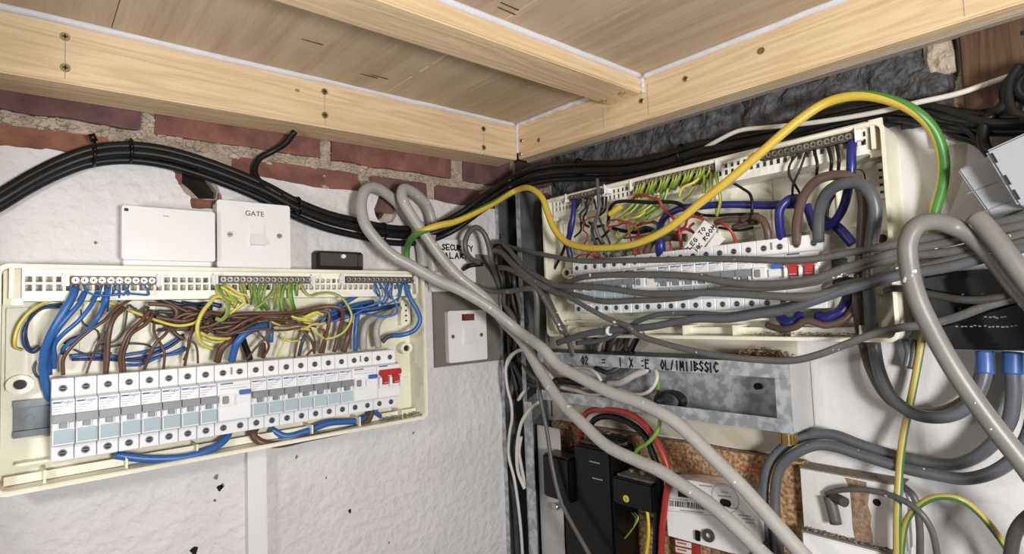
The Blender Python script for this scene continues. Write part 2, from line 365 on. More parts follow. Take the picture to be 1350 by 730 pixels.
# wall behind the unit with the GATE switch (y = 0)
hole1 = pxs('L', [(233, 214), (262, 214), (268, 226), (277, 240), (286, 252), (284, 262), (262, 262), (250, 250), (238, 240), (231, 226)], .0)
hole2 = pxs('L', [(497+10*math.cos(t), 275+15*math.sin(t)) for t in np.linspace(0, 2*math.pi, 12, endpoint=False)], 0)
wl = MB().prism([(-1.15, -.75), (0, -.75), (0, .42), (-1.15, .42)], -.09, 0, [hole1, hole2]).build('wall_left', 'mortar', None, 'L', org=(-.5, 0, -.75))
struct(wl, 'old brick wall with crumbling lime mortar and a white painted lower part')
bx('cavity_back', 'pit_and_shade_black', wl, -1.15, 0, -.12, -.091, -.75, .42)  # black backing, shade of the holes put into its colour
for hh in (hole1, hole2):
    c0 = (sum(p[0] for p in hh)/len(hh), sum(p[1] for p in hh)/len(hh)); MB().prism([(c0[0]+(p[0]-c0[0])*.99, c0[1]+(p[1]-c0[1])*.99) for p in hh], -.03, -.014).build('cavity_shade', 'pit_and_shade_black', wl, 'L')  # black plug near the mouth paints the darkness inside each hole
def brick(par, wall, u0, u1, z0, z1, d1, mt, rough=.0022, d0=-.012, name='brick', nx=None, seed=0):
    nu = nx or max(3, int((u1-u0)/.014)); nz = 4; mb = MB(); g = []
    for j in range(nz+1):
        for i in range(nu+1):
            u = u0+(u1-u0)*i/nu; z = z0+(z1-z0)*j/nz
            e = (i in (0, nu))+(j in (0, nz))
            nv = noise.noise_vector(Vector((u*45+seed, z*45, seed*1.7)))
            g.append((u+nv.x*rough*1.3, d1+nv.y*rough*1.5-(.002 if e == 1 else .004 if e == 2 else 0), z+nv.z*rough*1.2))
    nn = nu+1; fs = [(j*nn+i, j*nn+i+1, (j+1)*nn+i+1, (j+1)*nn+i) for j in range(nz) for i in range(nu)]
    bd = [i for i in range(nn)]+[j*nn+nu for j in range(1, nz+1)]+[nz*nn+i for i in range(nu-1, -1, -1)]+[j*nn for j in range(nz-1, 0, -1)]
    k = len(g); back = [(g[i][0], d0, g[i][2]) for i in bd]
    fs += [(bd[i], bd[(i+1) % len(bd)], k+(i+1) % len(bd), k+i) for i in range(len(bd))]
    mb.add(g+back, fs); return mb.build(name, mt, par, wall)
row1 = [(-1.0, -.79, 'brick_purple'), (-.778, -.5715, 'brick_purple'), (-.557, -.362, 'brick_red'), (-.346, -.143, 'brick_red'), (-.117, -.012, 'brick_purple')]
for i, (a, b, c) in enumerate(row1): brick(wl, 'L', a, b, .2175, .288, .007+.002*(i % 2), c, seed=i)
row2 = [(-.96, -.745, 'brick_red'), (-.735, -.60, 'brick_orange'), (-.585, -.53, 'brick_red'), (-.475, -.302, 'brick_red'), (-.287, -.189, 'brick_purple'), (-.174, -.082, 'brick_purple'), (-.072, -.008, 'brick_purple')]
for i, (a, b, c) in enumerate(row2): brick(wl, 'L', a, b, .150, .2045, .0035+.001*(i % 3), c, rough=.0014, seed=20+i)
brick(wl, 'L', -.527, -.487, .128, .146, .004, 'brick_orange', seed=40)
brick(wl, 'L', -.492, -.478, .138, .182, .006, 'brick_orange', seed=41)
# rubbly mortar lumps between the courses
mb = MB()
for k in range(750):
    t = random.random(); u = -.80+.79*random.random()
    z = .2115+random.gauss(0, .0042) if t < .75 else random.choice((-.5645, -.354, -.13, -.294))+0*u
    if t >= .75: u, z = z+random.gauss(0, .004), random.uniform(.16, .26)
    if -.535 < u < -.475 and z < .2: continue
    r = random.uniform(.0015, .0055); h = random.uniform(.0012, .0042)
    n = 6; a0 = random.random()*6
    ringp = [(u+r*1.5*random.uniform(.7, 1.2)*math.cos(a0+2*math.pi*i/n), -.002, z+r*random.uniform(.6, 1.1)*math.sin(a0+2*math.pi*i/n)) for i in range(n)]
    mid = [(u+(p[0]-u)*.6, h*random.uniform(.6, 1), z+(p[2]-z)*.6) for p in ringp]
    mb.add(ringp+mid, [(i, (i+1) % n, n+(i+1) % n, n+i) for i in range(n)]+[tuple(range(n, 2*n))])
o = mb.build('mortar_lumps', 'mortar', wl, 'L', weld=False); o['kind'] = 'stuff'
# the painted plaster layer with its ragged top edge and the two holes
edge = pxs('L', [(-140, 170), (-40, 190), (0, 193), (30, 196), (60, 198), (100, 204), (150, 213), (200, 217), (226, 221), (232, 240), (240, 252), (250, 262), (251, 276), (290, 276), (292, 262), (284, 246), (282, 232), (300, 228), (340, 234), (372, 240), (422, 249), (475, 253), (487, 255), (522, 259), (563, 263), (604, 271), (640, 275), (683, 280)], .006)
edge[-1] = (-.0005, edge[-1][1])
rp_ = random.Random(5)
hole2b = pxs('L', [(503+15*math.cos(t)*rp_.uniform(.85, 1.1), 277+20*math.sin(t)*rp_.uniform(.85, 1.1)) for t in np.linspace(0, 2*math.pi, 14, endpoint=False)], 0)
PS = .095
top = jag(edge, 4, .0009, rp_)
bx('plaster', 'plaster', wl, -1.15, -.0005, 0, .0115, -.75, PS)
us = -.45   # the coat is filled in two spans so that each outline stays simple
k = min(range(len(top)), key=lambda q_: abs(top[q_][0]-us)); ts = top[k]
MB().prism([(-1.15, PS), (-1.15, edge[0][1])]+top[:k+1]+[(ts[0], PS)], .0, .0115).build('plaster', 'plaster', wl, 'L')
pl = MB().prism([(ts[0], PS)]+top[k:]+[(-.0005, PS)], .0, .0115, [hole2b]).build('plaster', 'plaster', wl, 'L')
pl['label'] = 'white painted plaster coat with ragged top edge'
# chips and drill holes in the paint
for (x, y, r) in [(461, 673, 3.2), (256, 726, 5), (285, 628, 3), (293, 640, 2.5), (283, 659, 2), (545, 570, 2), (513, 715, 1.6), (430, 630, 1.5), (391, 602, 2.2), (303, 575, 2.2), (289, 643, 4), (126, 320, 1.8)]:
    u, z = uz('L', x, y, .0115); rr = r*.0009
    MB().prism([(u+rr*random.uniform(.5, 1.2)*math.cos(t), z+rr*1.2*random.uniform(.6, 1.3)*math.sin(t)) for t in np.linspace(0, 6.28, 9, endpoint=False)], .0116, .0119).build('paint_chip', 'pit_and_shade_black' if r > 3 else 'taupe', wl, 'L')
# hairline crack in the paint, beside the consumer unit
ck = [P3('L', 562+3*math.sin(k*1.7)+k*1.1, 565+k*15, .0116) for k in range(12)]
tube('crack', ck, .0006, 'plaster', parent=wl, n=5, sub=3)
bk = MB().box(*[uz('L', 566, 340, .008)[0], uz('L', 655, 340, .008)[0]], .0115, .0155, uz('L', 610, 480, .012)[1], uz('L', 610, 335, .008)[1]).build('backing_board', 'taupe', None, 'L', bevel=.0006)
tag(bk, 'thin taupe backing board behind the white switches beside the steel trunking', 'board')
# wall behind the unit with the thick tails (x = 0)
wr = MB().box(-.09, 1.15, -.09, 0, -.75, .42).build('wall_right', 'wall_paint', None, 'R', org=(.5, 0, -.75)); struct(wr, 'white painted wall with dark painted stones along its top')
def stone(u0, u1, z0, z1, d, mt, seed, amp=.007, name='stone'):
    nu, nz = max(4, int((u1-u0)/.0045)), max(4, int((z1-z0)/.0045)); g = []; mb = MB()
    for j in range(nz+1):
        for i in range(nu+1):
            u = u0+(u1-u0)*i/nu; z = z0+(z1-z0)*j/nz; q = Vector((u*38+seed, z*38, seed))
            h = noise.fractal(q, .9, 2.1, 5)*amp; e = min(i, nu-i, j, nz-j)
            g.append((u+noise.noise(q*1.3)*.003, d+h-(.006 if e == 0 else .0015 if e == 1 else 0), z+noise.noise(q*1.7+Vector((9, 9, 9)))*.003))
    nn = nu+1; fs = [(j*nn+i, j*nn+i+1, (j+1)*nn+i+1, (j+1)*nn+i) for j in range(nz) for i in range(nu)]
    bd = [i for i in range(nn)]+[j*nn+nu for j in range(1, nz+1)]+[nz*nn+i for i in range(nu-1, -1, -1)]+[j*nn for j in range(nz-1, 0, -1)]
    k = len(g); mb.add(g+[(g[i][0], -.004, g[i][2]) for i in bd], fs+[(bd[i], bd[(i+1) % len(bd)], k+(i+1) % len(bd), k+i) for i in range(len(bd))])
    return mb.build(name, mt, wr, 'R')
stone(.105, .418, .174, .262, .010, 'dark_stone', 3); stone(.432, .632, .185, .262, .012, 'dark_stone', 11)
stone(.592, .622, .166, .184, .008, 'dark_stone', 23)
bx('mortar_bed', 'dark_stone', wr, .10, .64, .0, .004, .172, .262)
brick(wr, 'R', .012, .10, .205, .285, .008, 'brick_purple', seed=51); brick(wr, 'R', .012, .098, .142, .194, .006, 'brick_purple', seed=52)
bx('mortar_bed', 'mortar', wr, .0, .103, .0, .003, .10, .29)
stone(.617, .640, .208, .245, .014, 'mortar', 31, .006, 'mortar_lump'); stone(.632, .646, .165, .21, .006, 'mortar', 33, .005, 'mortar_lump')
# old dark timber built into the wall
jo = MB().box(.645, 1.0, .0, .016, .163, .262).build('old_timber', 'dark_oak', wr, 'R', bevel=.002); jo['label'] = 'dark brown old timber built into the wall'
MB().box(.70, .7012, .0155, .0163, .19, .235).box(.688, .716, .0155, .0163, .222, .226).build('timber_crack', 'pit_and_shade_black', wr, 'R')
# ragged strip of paint along the foot of the old timber
MB().prism(jag([(.62, .172), (.65, .160), (.672, .166), (.70, .185), (.72, .176), (.80, .17)], 4, .003)+[(.80, .14), (.62, .14)], 0, .008).build('plaster_edge', 'plaster', wr, 'R')
# ceiling of oak boards
AX, AY = .02, .015
def cz(x, y): return .313+AX*x+AY*y
ce = MB(); q = [(-1.25, 1.25), (.09, 1.25), (.09, -.09), (-1.25, -.09)]
ce.hexa([(a, b, cz(a, -b)+.016) for a, b in q], [(a, b, cz(a, -b)+.03) for a, b in q])
ce = ce.build('ceiling', 'oak_y', None, None, org=(-.5, .5, .32)); struct(ce, 'low ceiling of brown wooden boards')
def cpx(px, py):
    v = wdir(px, py); t = .313/(v.z-AX*v.x-AY*v.y) if False else None
    k = (.313+AX*CAM.x+AY*CAM.y-CAM.z)/(v.z-AX*v.x-AY*v.y); return CAM+v*k
j1 = cpx(507, 123).x; xs = [-1.24, j1-.62, j1-.31, j1, .0]
for k, (a, b) in enumerate(zip(xs[:-1], xs[1:])):
    q = [(a+.0003, -.0), (b-.0003, -.0), (b-.0003, 1.24), (a+.0003, 1.24)]; h = .0004*(k % 2)
    MB().hexa([(u, d, cz(u, -d)+h) for u, d in q], [(u, d, cz(u, -d)+.0158) for u, d in q]).build('ceiling_board', 'oak_y', ce, None, bevel=.0006)
    if k == 2:   # pale raw edge showing in the joint
        for d0, d1 in ((.0, .135), (.155, .175), (.185, .24), (.3, .62)):
            g = [(b-.0010, d0), (b+.0010, d0), (b+.0010, d1), (b-.0010, d1)]
            MB().hexa([(u, d, cz(u, -d)-.0002) for u, d in g], [(u, d, cz(u, -d)+.004) for u, d in g]).build('joint_strip', 'pine_y', ce, None)
for k, (x, y) in enumerate([(412, 55), (487, 100), (500, 101), (672, 8), (668, 14)]):
    p = cpx(x, y); MB().box(p.x-.012, p.x+.012, -p.y-.0006, -p.y+.0006, p.z-.0006, p.z+.001).build('saw_mark', 'dark_oak', ce, None)
# ------------------------------------------------------------------ timber battens
def screw_head(par, crop, x, y, wall, d, r=.0042):
    u, z = uz(wall, CROP[crop][0]+x/CROP[crop][2], CROP[crop][1]+y/CROP[crop][2], d)
    s = MB().cyl(u, d-.004, d+.0012, z, r, 14).build('screw', 'zinc_screw', par, wall)
    MB().box(u-r*.55, u+r*.55, d+.0011, d+.0017, z-r*.14, z+r*.14).box(u-r*.14, u+r*.14, d+.0011, d+.0017, z-r*.55, z+r*.55).build('screw_slot', 'black_hole', s, wall)
def beam(name, wall, u0, u1, d0, d1, zb, zt, mt, label, cat='timber'):
    v = lambda u, d, f: (u, d, f(u, d))
    mb = MB(); q = [(u0, d0), (u1, d0), (u1, d1), (u0, d1)]
    mb.hexa([v(u, d, zb) for u, d in q], [v(u, d, zt) for u, d in q])
    o = mb.build(name, mt, None, wall, bevel=.0015, org=((u0+u1)/2, (d0+d1)/2, zb((u0+u1)/2, d1))); return tag(o, label, cat)
lb = beam('ledger_timber', 'L', -1.15, -.045, .0085, .062, lambda u, d: .2515+.024*u, lambda u, d: cz(u, -d)-.0005, 'pine_x', 'knotty pine ledger timber fixed above the brick wall over the GATE switch')
rb = beam('ledger_timber', 'R', .0625, 1.15, .0265, .044, lambda u, d: .2525-.018*u, lambda u, d: cz(-d, -u)-.0005, 'pine_x', 'pale pine ledger timber above the dark stones')
r2 = beam('backing_timber', 'R', .0625, 1.15, .012, .026, lambda u, d: .2495-.018*u, lambda u, d: cz(-d, -u)-.0005, 'pine_grey', 'grey backing timber between the dark stones and the pale ledger')
cb = beam('cross_batten', 'L', -1.15, -.0445, .2613, .3156, lambda u, d: .2845+.02*u, lambda u, d: cz(u, -d)-.0005, 'pine_x', 'pine batten screwed across the ceiling boards')
for (x, y) in [(85.5, 48.5), (86, 89.5), (427.5, 121), (428, 152), (637, 170), (637.5, 194.5)]: screw_head(lb, 'px', x, y, 'L', .062)
for (x, y) in [(687.5, 185.5), (686, 203), (904, 104), (846, 133)]: screw_head(rb, 'px', x, y, 'R', .044, .0036)
for xx, y0, y1 in [(86, 53, 104), (427.8, 124, 164), (637.3, 173, 206)]:
    a = uz('L', xx, y0, .062); b = uz('L', xx, y1, .062); MB().box(a[0]-.0004, a[0]+.0004, .0618, .0623, b[1], a[1]).build('pencil_line', 'ink_grey', lb, 'L')
for xx, y0, y1 in [(795, 143, 172), (853, 110, 152), (1270, 0, 22)]:
    a = uz('R', xx, y0, .044); b = uz('R', xx, y1, .044); MB().box(a[0]-.0003, a[0]+.0003, .0438, .0443, b[1], a[1]).build('pencil_line', 'ink_grey', rb, 'R')
mat('knot', (.30, .15, .07), .6, var=.4, vscale=200); mat('knot_pale', (.42, .26, .13), .6, var=.3, vscale=200)
def knot(par, wall, x, y, d, rx, rz, m='knot'):
    u, z = uz(wall, x, y, d); MB().prism([(u+rx*math.cos(t), z+rz*math.sin(t)) for t in np.linspace(0, 6.28, 14, endpoint=False)], d-.001, d+.0002).build('knot', m, par, wall)
knot(rb, 'R', 1003, 67, .044, .0045, .004); knot(rb, 'R', 710, 184.5, .044, .0038, .0038); knot(lb, 'L', 392, 119, .062, .003, .002, 'knot_pale')
for (x, y, z) in [(796, 132, 0), (820, 122, 0)]:   # screws up into the batten
    v = wdir(x, y); k = (.2845+.02*CAM.x)/(v.z-.02*v.x); p = CAM+v*k
    s = bpy.data.objects.new('screw', bpy.data.meshes.new('screw')); bm = bmesh.new(); bmesh.ops.create_cone(bm, cap_ends=True, segments=12, radius1=.0042, radius2=.0042, depth=.003); bm.to_mesh(s.data); bm.free()
    s.data.materials.append(M['zinc_screw']); COL.objects.link(s); s.parent = cb; s.location = Vector((p.x, p.y, p.z))-ORG[cb.name][1]
def caulk(pts, r, par):
    tube('sealant_bead', pts, r, 'caulk', n=8, sub=4, parent=par)
def wob(f, a, b, n=26, j=.0008): return [Vector(f(a+(b-a)*i/n))+Vector((random.uniform(-j, j), random.uniform(-j, j), random.uniform(-j, j))) for i in range(n+1)]
caulk(wob(lambda t: (t, -.0625, cz(t, -.06)-.001), -1.1, -.05), .0042, lb)
caulk(wob(lambda t: (-.0445, -t, cz(-.044, -t)-.001), .064, .26), .0038, rb)
caulk(wob(lambda t: (-.0445, -t, cz(-.044, -t)-.001), .317, 1.1), .0042, rb)
caulk(wob(lambda t: (t, -.3165, cz(t, -.316)-.001), -1.1, -.05), .0042, cb)
caulk(wob(lambda t: (-.0455, -.0635, t), .262, .310, 8), .0024, rb)
caulk(wob(lambda t: (-.0450, -.3175, t), .284, .306, 6), .0026, cb)
# ------------------------------------------------------------------ consumer units
UA, UB = 'unit below the GATE switch', 'unit under the dark stones'
def consumer_unit(wall, u0, u1, z0, z1, D, label, bars, rail_z):
    """open cream enclosure base with terminal rail, din rail and bosses"""
    t = thing('consumer_unit', wall, ((u0+u1)/2, 0 if wall == 'R' else .0115, z0), label, 'fuse box')
    B0 = .0 if wall == 'R' else .0118
    out = rrect(u0, u1, z0, z1, .009); inn = rrect(u0+.003, u1-.003, z0+.003, z1-.003, .0065)
    b = MB().prism(out, B0, B0+.003)
    b.build('back_plate', 'cream', t, wall)
    MB().prism(out, B0+.003, D-.002, [inn]).build('side_wall', 'cream', t, wall)
    MB().prism(rrect(u0-.001, u1+.001, z0-.001, z1+.001, .0095), D-.002, D, [rrect(u0+.0025, u1-.0025, z0+.0025, z1-.0025, .007)]).build('rim', 'cream', t, wall)
    # perforated rail carrying the terminal bars
    ra, rb_ = rail_z; rd = D-.008; mb = MB(); ua, ub = u0+.018, u1-.016
    h = ra-rb_
    mb.box(ua, ub, rd-.004, rd, ra-.26*h, ra).box(ua, ub, rd-.004, rd, rb_, rb_+.25*h).box(ua, ub, rd-.004, rd, rb_+.47*h, rb_+.55*h)
    n = int((ub-ua)/.0075)
    for i in range(n+1):
        u = ua+(ub-ua)*i/n; mb.box(u-.0011, u+.0011, rd-.0042, rd+.0002, rb_, ra)
    mb.box(ua, ub, B0+.003, rd, rb_-.0025, rb_).box(ua, ub, B0+.003, rd, ra, ra+.002)
    mb.build('terminal_rail', 'rail_white', t, wall, weld=False)
    MB().box(u0+.004, u0+.018, D-.018, D-.014, rb_-.006, ra+.004).box(u0+.008, u0+.0115, D-.018, D-.003, rb_, ra).build('rail_bracket', 'cream', t, wall)
    MB().box(u1-.016, u1-.004, D-.018, D-.014, rb_-.006, ra+.004).box(u1-.0115, u1-.008, D-.018, D-.003, rb_, ra).build('rail_bracket', 'cream', t, wall)
    for (a, c, zc, big) in bars:
        tb = MB().box(a, c, rd+.0005, rd+.008, zc-.0042, zc+.0042)  .build('terminal_bar', 'bar_metal', t, wall, bevel=.0006)
        n = max(2, int(round((c-a)/.0068)))
        for i in range(n):
            u = a+(c-a)*(i+.5)/n; s = MB().ring(u, rd+.004, rd+.0105, zc, .0030, .0023, 12).cyl(u, rd+.007, rd+.0092, zc, .0024, 10).build('screw', 'screw_steel', tb, wall); MB().box(u-.0019, u+.0019, rd+.0091, rd+.0095, zc-.0004, zc+.0004).box(u-.0004, u+.0004, rd+.0091, rd+.0095, zc-.0019, zc+.0019).build('screw_slot', 'black_hole', tb, wall)
        for u in (a-.007, c+.001):
            MB().box(u, u+.006, rd, rd+.0075, zc-.0055, zc+.0055).box(u+.001, u+.0022, rd+.0075, rd+.010, zc-.0075, zc+.0075).build('clip', 'white_plastic', t, wall, bevel=.0005)
    # lower ledge with ribs, and mouldings on the back plate
    mb = MB().box(u0+.014, u1-.06, B0+.003, B0+.020, z0+.020, z0+.0225).box(u0+.006, u1-.006, B0+.018, B0+.0205, z0+.004, z0+.012)
    for k in range(7): u = u0+.035+k*(u1-u0-.07)/6; mb.box(u-.001, u+.001, B0+.003, D-.010, z0+.003, z0+.015)
    mb.build('lower_ledge', 'cream', t, wall)
    for k in range(6):
        u = u0+.05+k*(u1-u0-.1)/5.3; mb = MB()
        mb.box(u, u+.05, B0+.003, B0+.0055, (z0+z1)/2+.012, (z0+z1)/2+.0135).box(u+.012, u+.0135, B0+.003, B0+.006, (z0+z1)/2+.0135, rb_-.004).build('moulding', 'cream', t, wall)
    for a in ((u1-.022, u1-.006, B0+.003, B0+.014, rb_-.045, rb_-.008), (u0+.006, u0+.022, B0+.003, B0+.010, z0+.09, rb_-.008), (u1-.03, u1-.007, B0+.003, B0+.007, z0+.045, z0+.057)): MB().box(*a).build('moulding', 'cream', t, wall, bevel=.0005)
    for k in range(4): bx('slot', 'black_hole', t, u1-.0155, u1-.0125, B0+.0139, B0+.0144, rb_-.017-k*.0075, rb_-.0145-k*.0075)
    for (u, z, r) in ((u0+.0165, (z0+z1)/2-.008, .009), (u1-.0165, (z0+z1)/2-.005, .0085), (u0+.036, (z0+z1)/2+.013, .0065), ((u0+u1)/2+.05, rb_-.022, .005)):
        bo = MB().ring(u, B0+.003, B0+.018, z, r, r*.52, 20, 1.15).build('mounting_boss', 'cream', t, wall)
        MB().cyl(u, B0+.003, B0+.0150, z, r*.5, 12).build('boss_hole_shade', 'black_hole', bo, wall)  # black disc brought forward, painting the shade down the boss
    return t
def bar_px(wall, x0, x1, y, d):
    a, b = uz(wall, x0, y[0], d), uz(wall, x1, y[1], d); return (a[0], b[0], (a[1]+b[1])/2, 0)
LZ = (uz('L', 250, 357, .047)[1], uz('L', 250, 391, .047)[1])
RZ = (uz('R', 900, 221, .042)[1], uz('R', 900, 250, .042)[1])
LU0, LU1, LZ0, LZ1 = -.687, -.2325, -.151, .0578
RU0, RU1, RZ0, RZ1 = .1215, .5890, -.0445, .1685
consumer_unit('L', LU0, LU1, LZ0, LZ1, .055, 'open cream consumer unit base below the GATE switch', [bar_px('L', 93, 204, (370, 370), .05), bar_px('L', 288, 407, (369, 369), .05), bar_px('L', 454, 543, (369, 369), .05)], LZ)
consumer_unit('R', RU0, RU1, RZ0, RZ1, .050, 'open cream consumer unit base fixed under the dark stones', [bar_px('R', 752, 798, (260, 252), .046), bar_px('R', 838, 944, (243, 222), .046), bar_px('R', 1004, 1126, (206, 182), .046)], RZ)
# din rails
def din_rail(wall, u0, u1, zc, label, B):
    prof = [(B+.004, zc-.0175), (B+.004, zc-.0125), (B+.0105, zc-.0125), (B+.0105, zc+.0125), (B+.004, zc+.0125), (B+.004, zc+.0175), (B+.0115, zc+.0175), (B+.0115, zc+.0137), (B+.012, zc+.0137)]
    t = thing('din_rail', wall, ((u0+u1)/2, B, zc-.018), label, 'rail')
    MB().box(u0, u1, B+.0032, B+.0045, zc-.0125, zc+.0125).box(u0, u1, B+.0032, B+.0105, zc+.0113, zc+.0125).box(u0, u1, B+.0032, B+.0105, zc-.0125, zc-.0113).box(u0, u1, B+.0095, B+.0105, zc+.0125, zc+.0175).box(u0, u1, B+.0095, B+.0105, zc-.0175, zc-.0125).build('rail', 'galv_dark', t, wall)
    for k in (.012, .028): MB().cyl(u0+k, B+.0045, B+.006, zc, .003, 12).build('rivet', 'galv_dark', t, wall)
din_rail('L', LU0+.012, LU1-.03, -.088, 'galvanised mounting rail behind the breakers below the GATE switch', .0155)
din_rail('R', RU0+.03, RU1-.05, .028, 'galvanised mounting rail behind the breakers under dark stones', .010)
# ------------------------------------------------------------------ breakers
HM = .078
PROTO = {}
def prof_body(B, sh, ce): return [(B, 0), (sh, 0), (sh, .0145), (ce, .0165), (ce, .0590), (sh, .0605), (sh, HM), (B, HM)]
def breaker(kind, nmod):
    w = .0175*nmod; t = thing({'mcb': 'circuit_breaker', 'rcd': 'residual_current_device', 'main': 'main_switch'}[kind], 'L', (0, 0, 0), 'x', 'breaker')
    B, sh, ce = .028, .050, .062
    MB().extrude_u(prof_body(B, sh, ce), .00025, w-.00025).build('body', 'mcb_white', t, bevel=.0006, seg=1)
    for k in range(nmod):
        uc = .0175*(k+.5)
        for zc in (.0075, HM-.0095):
            h = MB().cyl(uc, sh-.001, sh+.0002, zc, .0036, 14).build('terminal_hole', 'black_hole', t)
            MB().ring(uc, sh, sh+.0004, zc, .0034, .0026, 14).box(uc-.002, uc+.002, sh, sh+.0004, zc-.0003, zc+.0003).build('terminal_screw', 'mcb_grey', h)
    zt = HM
    if kind == 'mcb':
        MB().box(.0004, .0171, ce, ce+.0065, zt*.49, zt*.585).box(.0060, .0115, ce, ce+.0045, zt*.42, zt*.4895).build('toggle', 'mcb_grey', t, bevel=.0004)
        MB().box(.0012, .0045, ce, ce+.003, zt*.415, zt*.48).box(.0132, .0163, ce, ce+.003, zt*.415, zt*.48).build('toggle_guard', 'white_plastic', t, bevel=.0004)
        MB().box(.0012, .0164, ce, ce+.0032, zt*.232, zt*.40).build('label_window', 'mcb_window', t, bevel=.0007)
        MB().box(.0012, .0163, ce, ce+.0026, zt*.225, zt*.237).box(.0006, .0016, ce, ce+.0036, zt*.225, zt*.39).build('window_frame', 'white_plastic', t)
        MB().box(.001, .0070, ce, ce+.0002, zt*.715, zt*.735).build('print', 'ink_blue', t)
        text('print', 'hager', .0042, 'ink_blue', t, .0118, ce+.0002, zt*.727)
        MB().box(.001, .0120, ce, ce+.0002, zt*.675, zt*.682).box(.001, .0090, ce, ce+.0002, zt*.645, zt*.652).box(.001, .0060, ce, ce+.0002, zt*.615, zt*.622).build('print', 'ink_grey', t)
        MB().box(.0015, .008, sh, sh+.0002, HM*.80, HM*.803).build('print', 'ink_grey', t)
    elif kind == 'rcd':
        MB().box(.004, .0105, ce, ce+.0055, zt*.46, zt*.57).build('toggle', 'mcb_grey', t, bevel=.0008)
        MB().box(.022, .034, ce, ce+.0050, zt*.565, zt*.63).build('test_button', 'blue_toggle', t, bevel=.0008)
        MB().box(.0010, .0165, ce, ce+.0040, zt*.43, zt*.59).box(.0185, .034, ce, ce+.003, zt*.45, zt*.56).build('toggle_guard', 'white_plastic', t, bevel=.0008)
        MB().box(.001, .034, ce, ce+.0022, zt*.23, zt*.41).build('cover', 'mcb_white', t, bevel=.0008)
        MB().box(.003, .012, ce, ce+.0002, zt*.735, zt*.745).box(.003, .034, ce, ce+.0002, zt*.70, zt*.703).box(.003, .03, ce, ce+.0002, zt*.66, zt*.667).build('print', 'ink_grey', t)
        MB().box(.003, .016, ce, ce+.0002, zt*.725, zt*.745).build('print', 'ink_blue', t)
        MB().box(.0165, .0185, sh-.002, sh+.0006, HM-.012, HM-.004).build('notch', 'mcb_grey', t)
    else:
        MB().box(.002, .0338, ce, ce+.007, zt*.59, zt*.69).box(.0048, .0152, ce, ce+.005, zt*.44, zt*.5895).box(.0208, .0312, ce, ce+.005, zt*.44, zt*.5895).build('toggle', 'red_toggle', t, bevel=.0012)
        for a in (.0008, .0158, .0316): MB().box(a, a+.0035, ce, ce+.0068, zt*.38, zt*.57).build('toggle_guard', 'white_plastic', t, bevel=.001)
        MB().box(.0065, .0135, ce+.006, ce+.0062, zt*.47, zt*.475).box(.0225, .0295, ce+.006, ce+.0062, zt*.47, zt*.475).build('print', 'rail_white', t)
        MB().box(.003, .016, ce, ce+.0002, zt*.735, zt*.755).build('print', 'ink_blue', t)
    return t
def set_breaker(kind, wall, u, d, z, label, cat, group=None):
    n = 1 if kind == 'mcb' else 2
    if kind not in PROTO: t = PROTO[kind] = breaker(kind, n)
    else: t = copy_tree(PROTO[kind])
    t.location = PU(wall, u, d, z)+Vector((0, 0, Z0)); t.rotation_euler = (0, 0, ANG[wall]); tag(t, label, cat)
    if group: t['group'] = group
    elif 'group' in t: del t['group']
NTH = ['first', 'second', 'third', 'fourth', 'fifth', 'sixth', 'seventh', 'eighth']
U_ = uz('L', 67, 560, .055)[0]
lay = [('mcb', k) for k in range(8)]+[('rcd', 8)]+[('mcb', 10+k) for k in range(7)]+[('rcd', 17), ('main', 19)]
for kind, k in lay:
    if kind == 'mcb':
        if k < 8: l, g = NTH[k]+' white breaker from the bare metal rail end, below the GATE switch', 'run of eight breakers below the GATE switch'
        else: l, g = NTH[k-10]+' white breaker from the middle double-width device towards red main switch, below GATE', 'run of seven breakers below the GATE switch'
        set_breaker(kind, 'L', U_+k*.0175, .003, -.1285, l, 'breaker', g)
    elif kind == 'rcd': set_breaker(kind, 'L', U_+k*.0175, .003, -.1285, 'double-width device with blue test button between the two breaker runs below GATE' if k == 8 else 'double-width device with blue test button beside the red main switch below GATE', 'breaker')
    else: set_breaker(kind, 'L', U_+k*.0175, .003, -.1285, 'double-width main switch with red toggles at the end of the row below GATE', 'switch')
UR = uz('R', 1084, 330, .05)[0]-20*.0175
zR = .0665-HM
for kind, k in [('mcb', k) for k in range(7)]+[('rcd', 7)]+[('mcb', 9+k) for k in range(7)]+[('rcd', 16), ('main', 18)]:
    if kind == 'mcb':
        if k < 7: l, g = NTH[k]+' white breaker from the corner trunking, in the unit under dark stones', 'breakers next to the corner trunking'
        else: l, g = NTH[k-9]+' white breaker from middle double-width device towards main switch, under dark stones', 'breakers between the double-width devices'
        set_breaker(kind, 'R', UR+k*.0175, -.003, zR, l, 'breaker', g)
    elif kind == 'rcd': set_breaker(kind, 'R', UR+k*.0175, -.003, zR, 'double-width device in the middle of the breaker row behind grey cables' if k == 7 else 'double-width device beside the red main switch under the dark stones', 'breaker')
    else: set_breaker(kind, 'R', UR+k*.0175, -.003, zR, 'double-width main switch with red toggles behind grey cables, beneath brown and grey loops', 'switch')
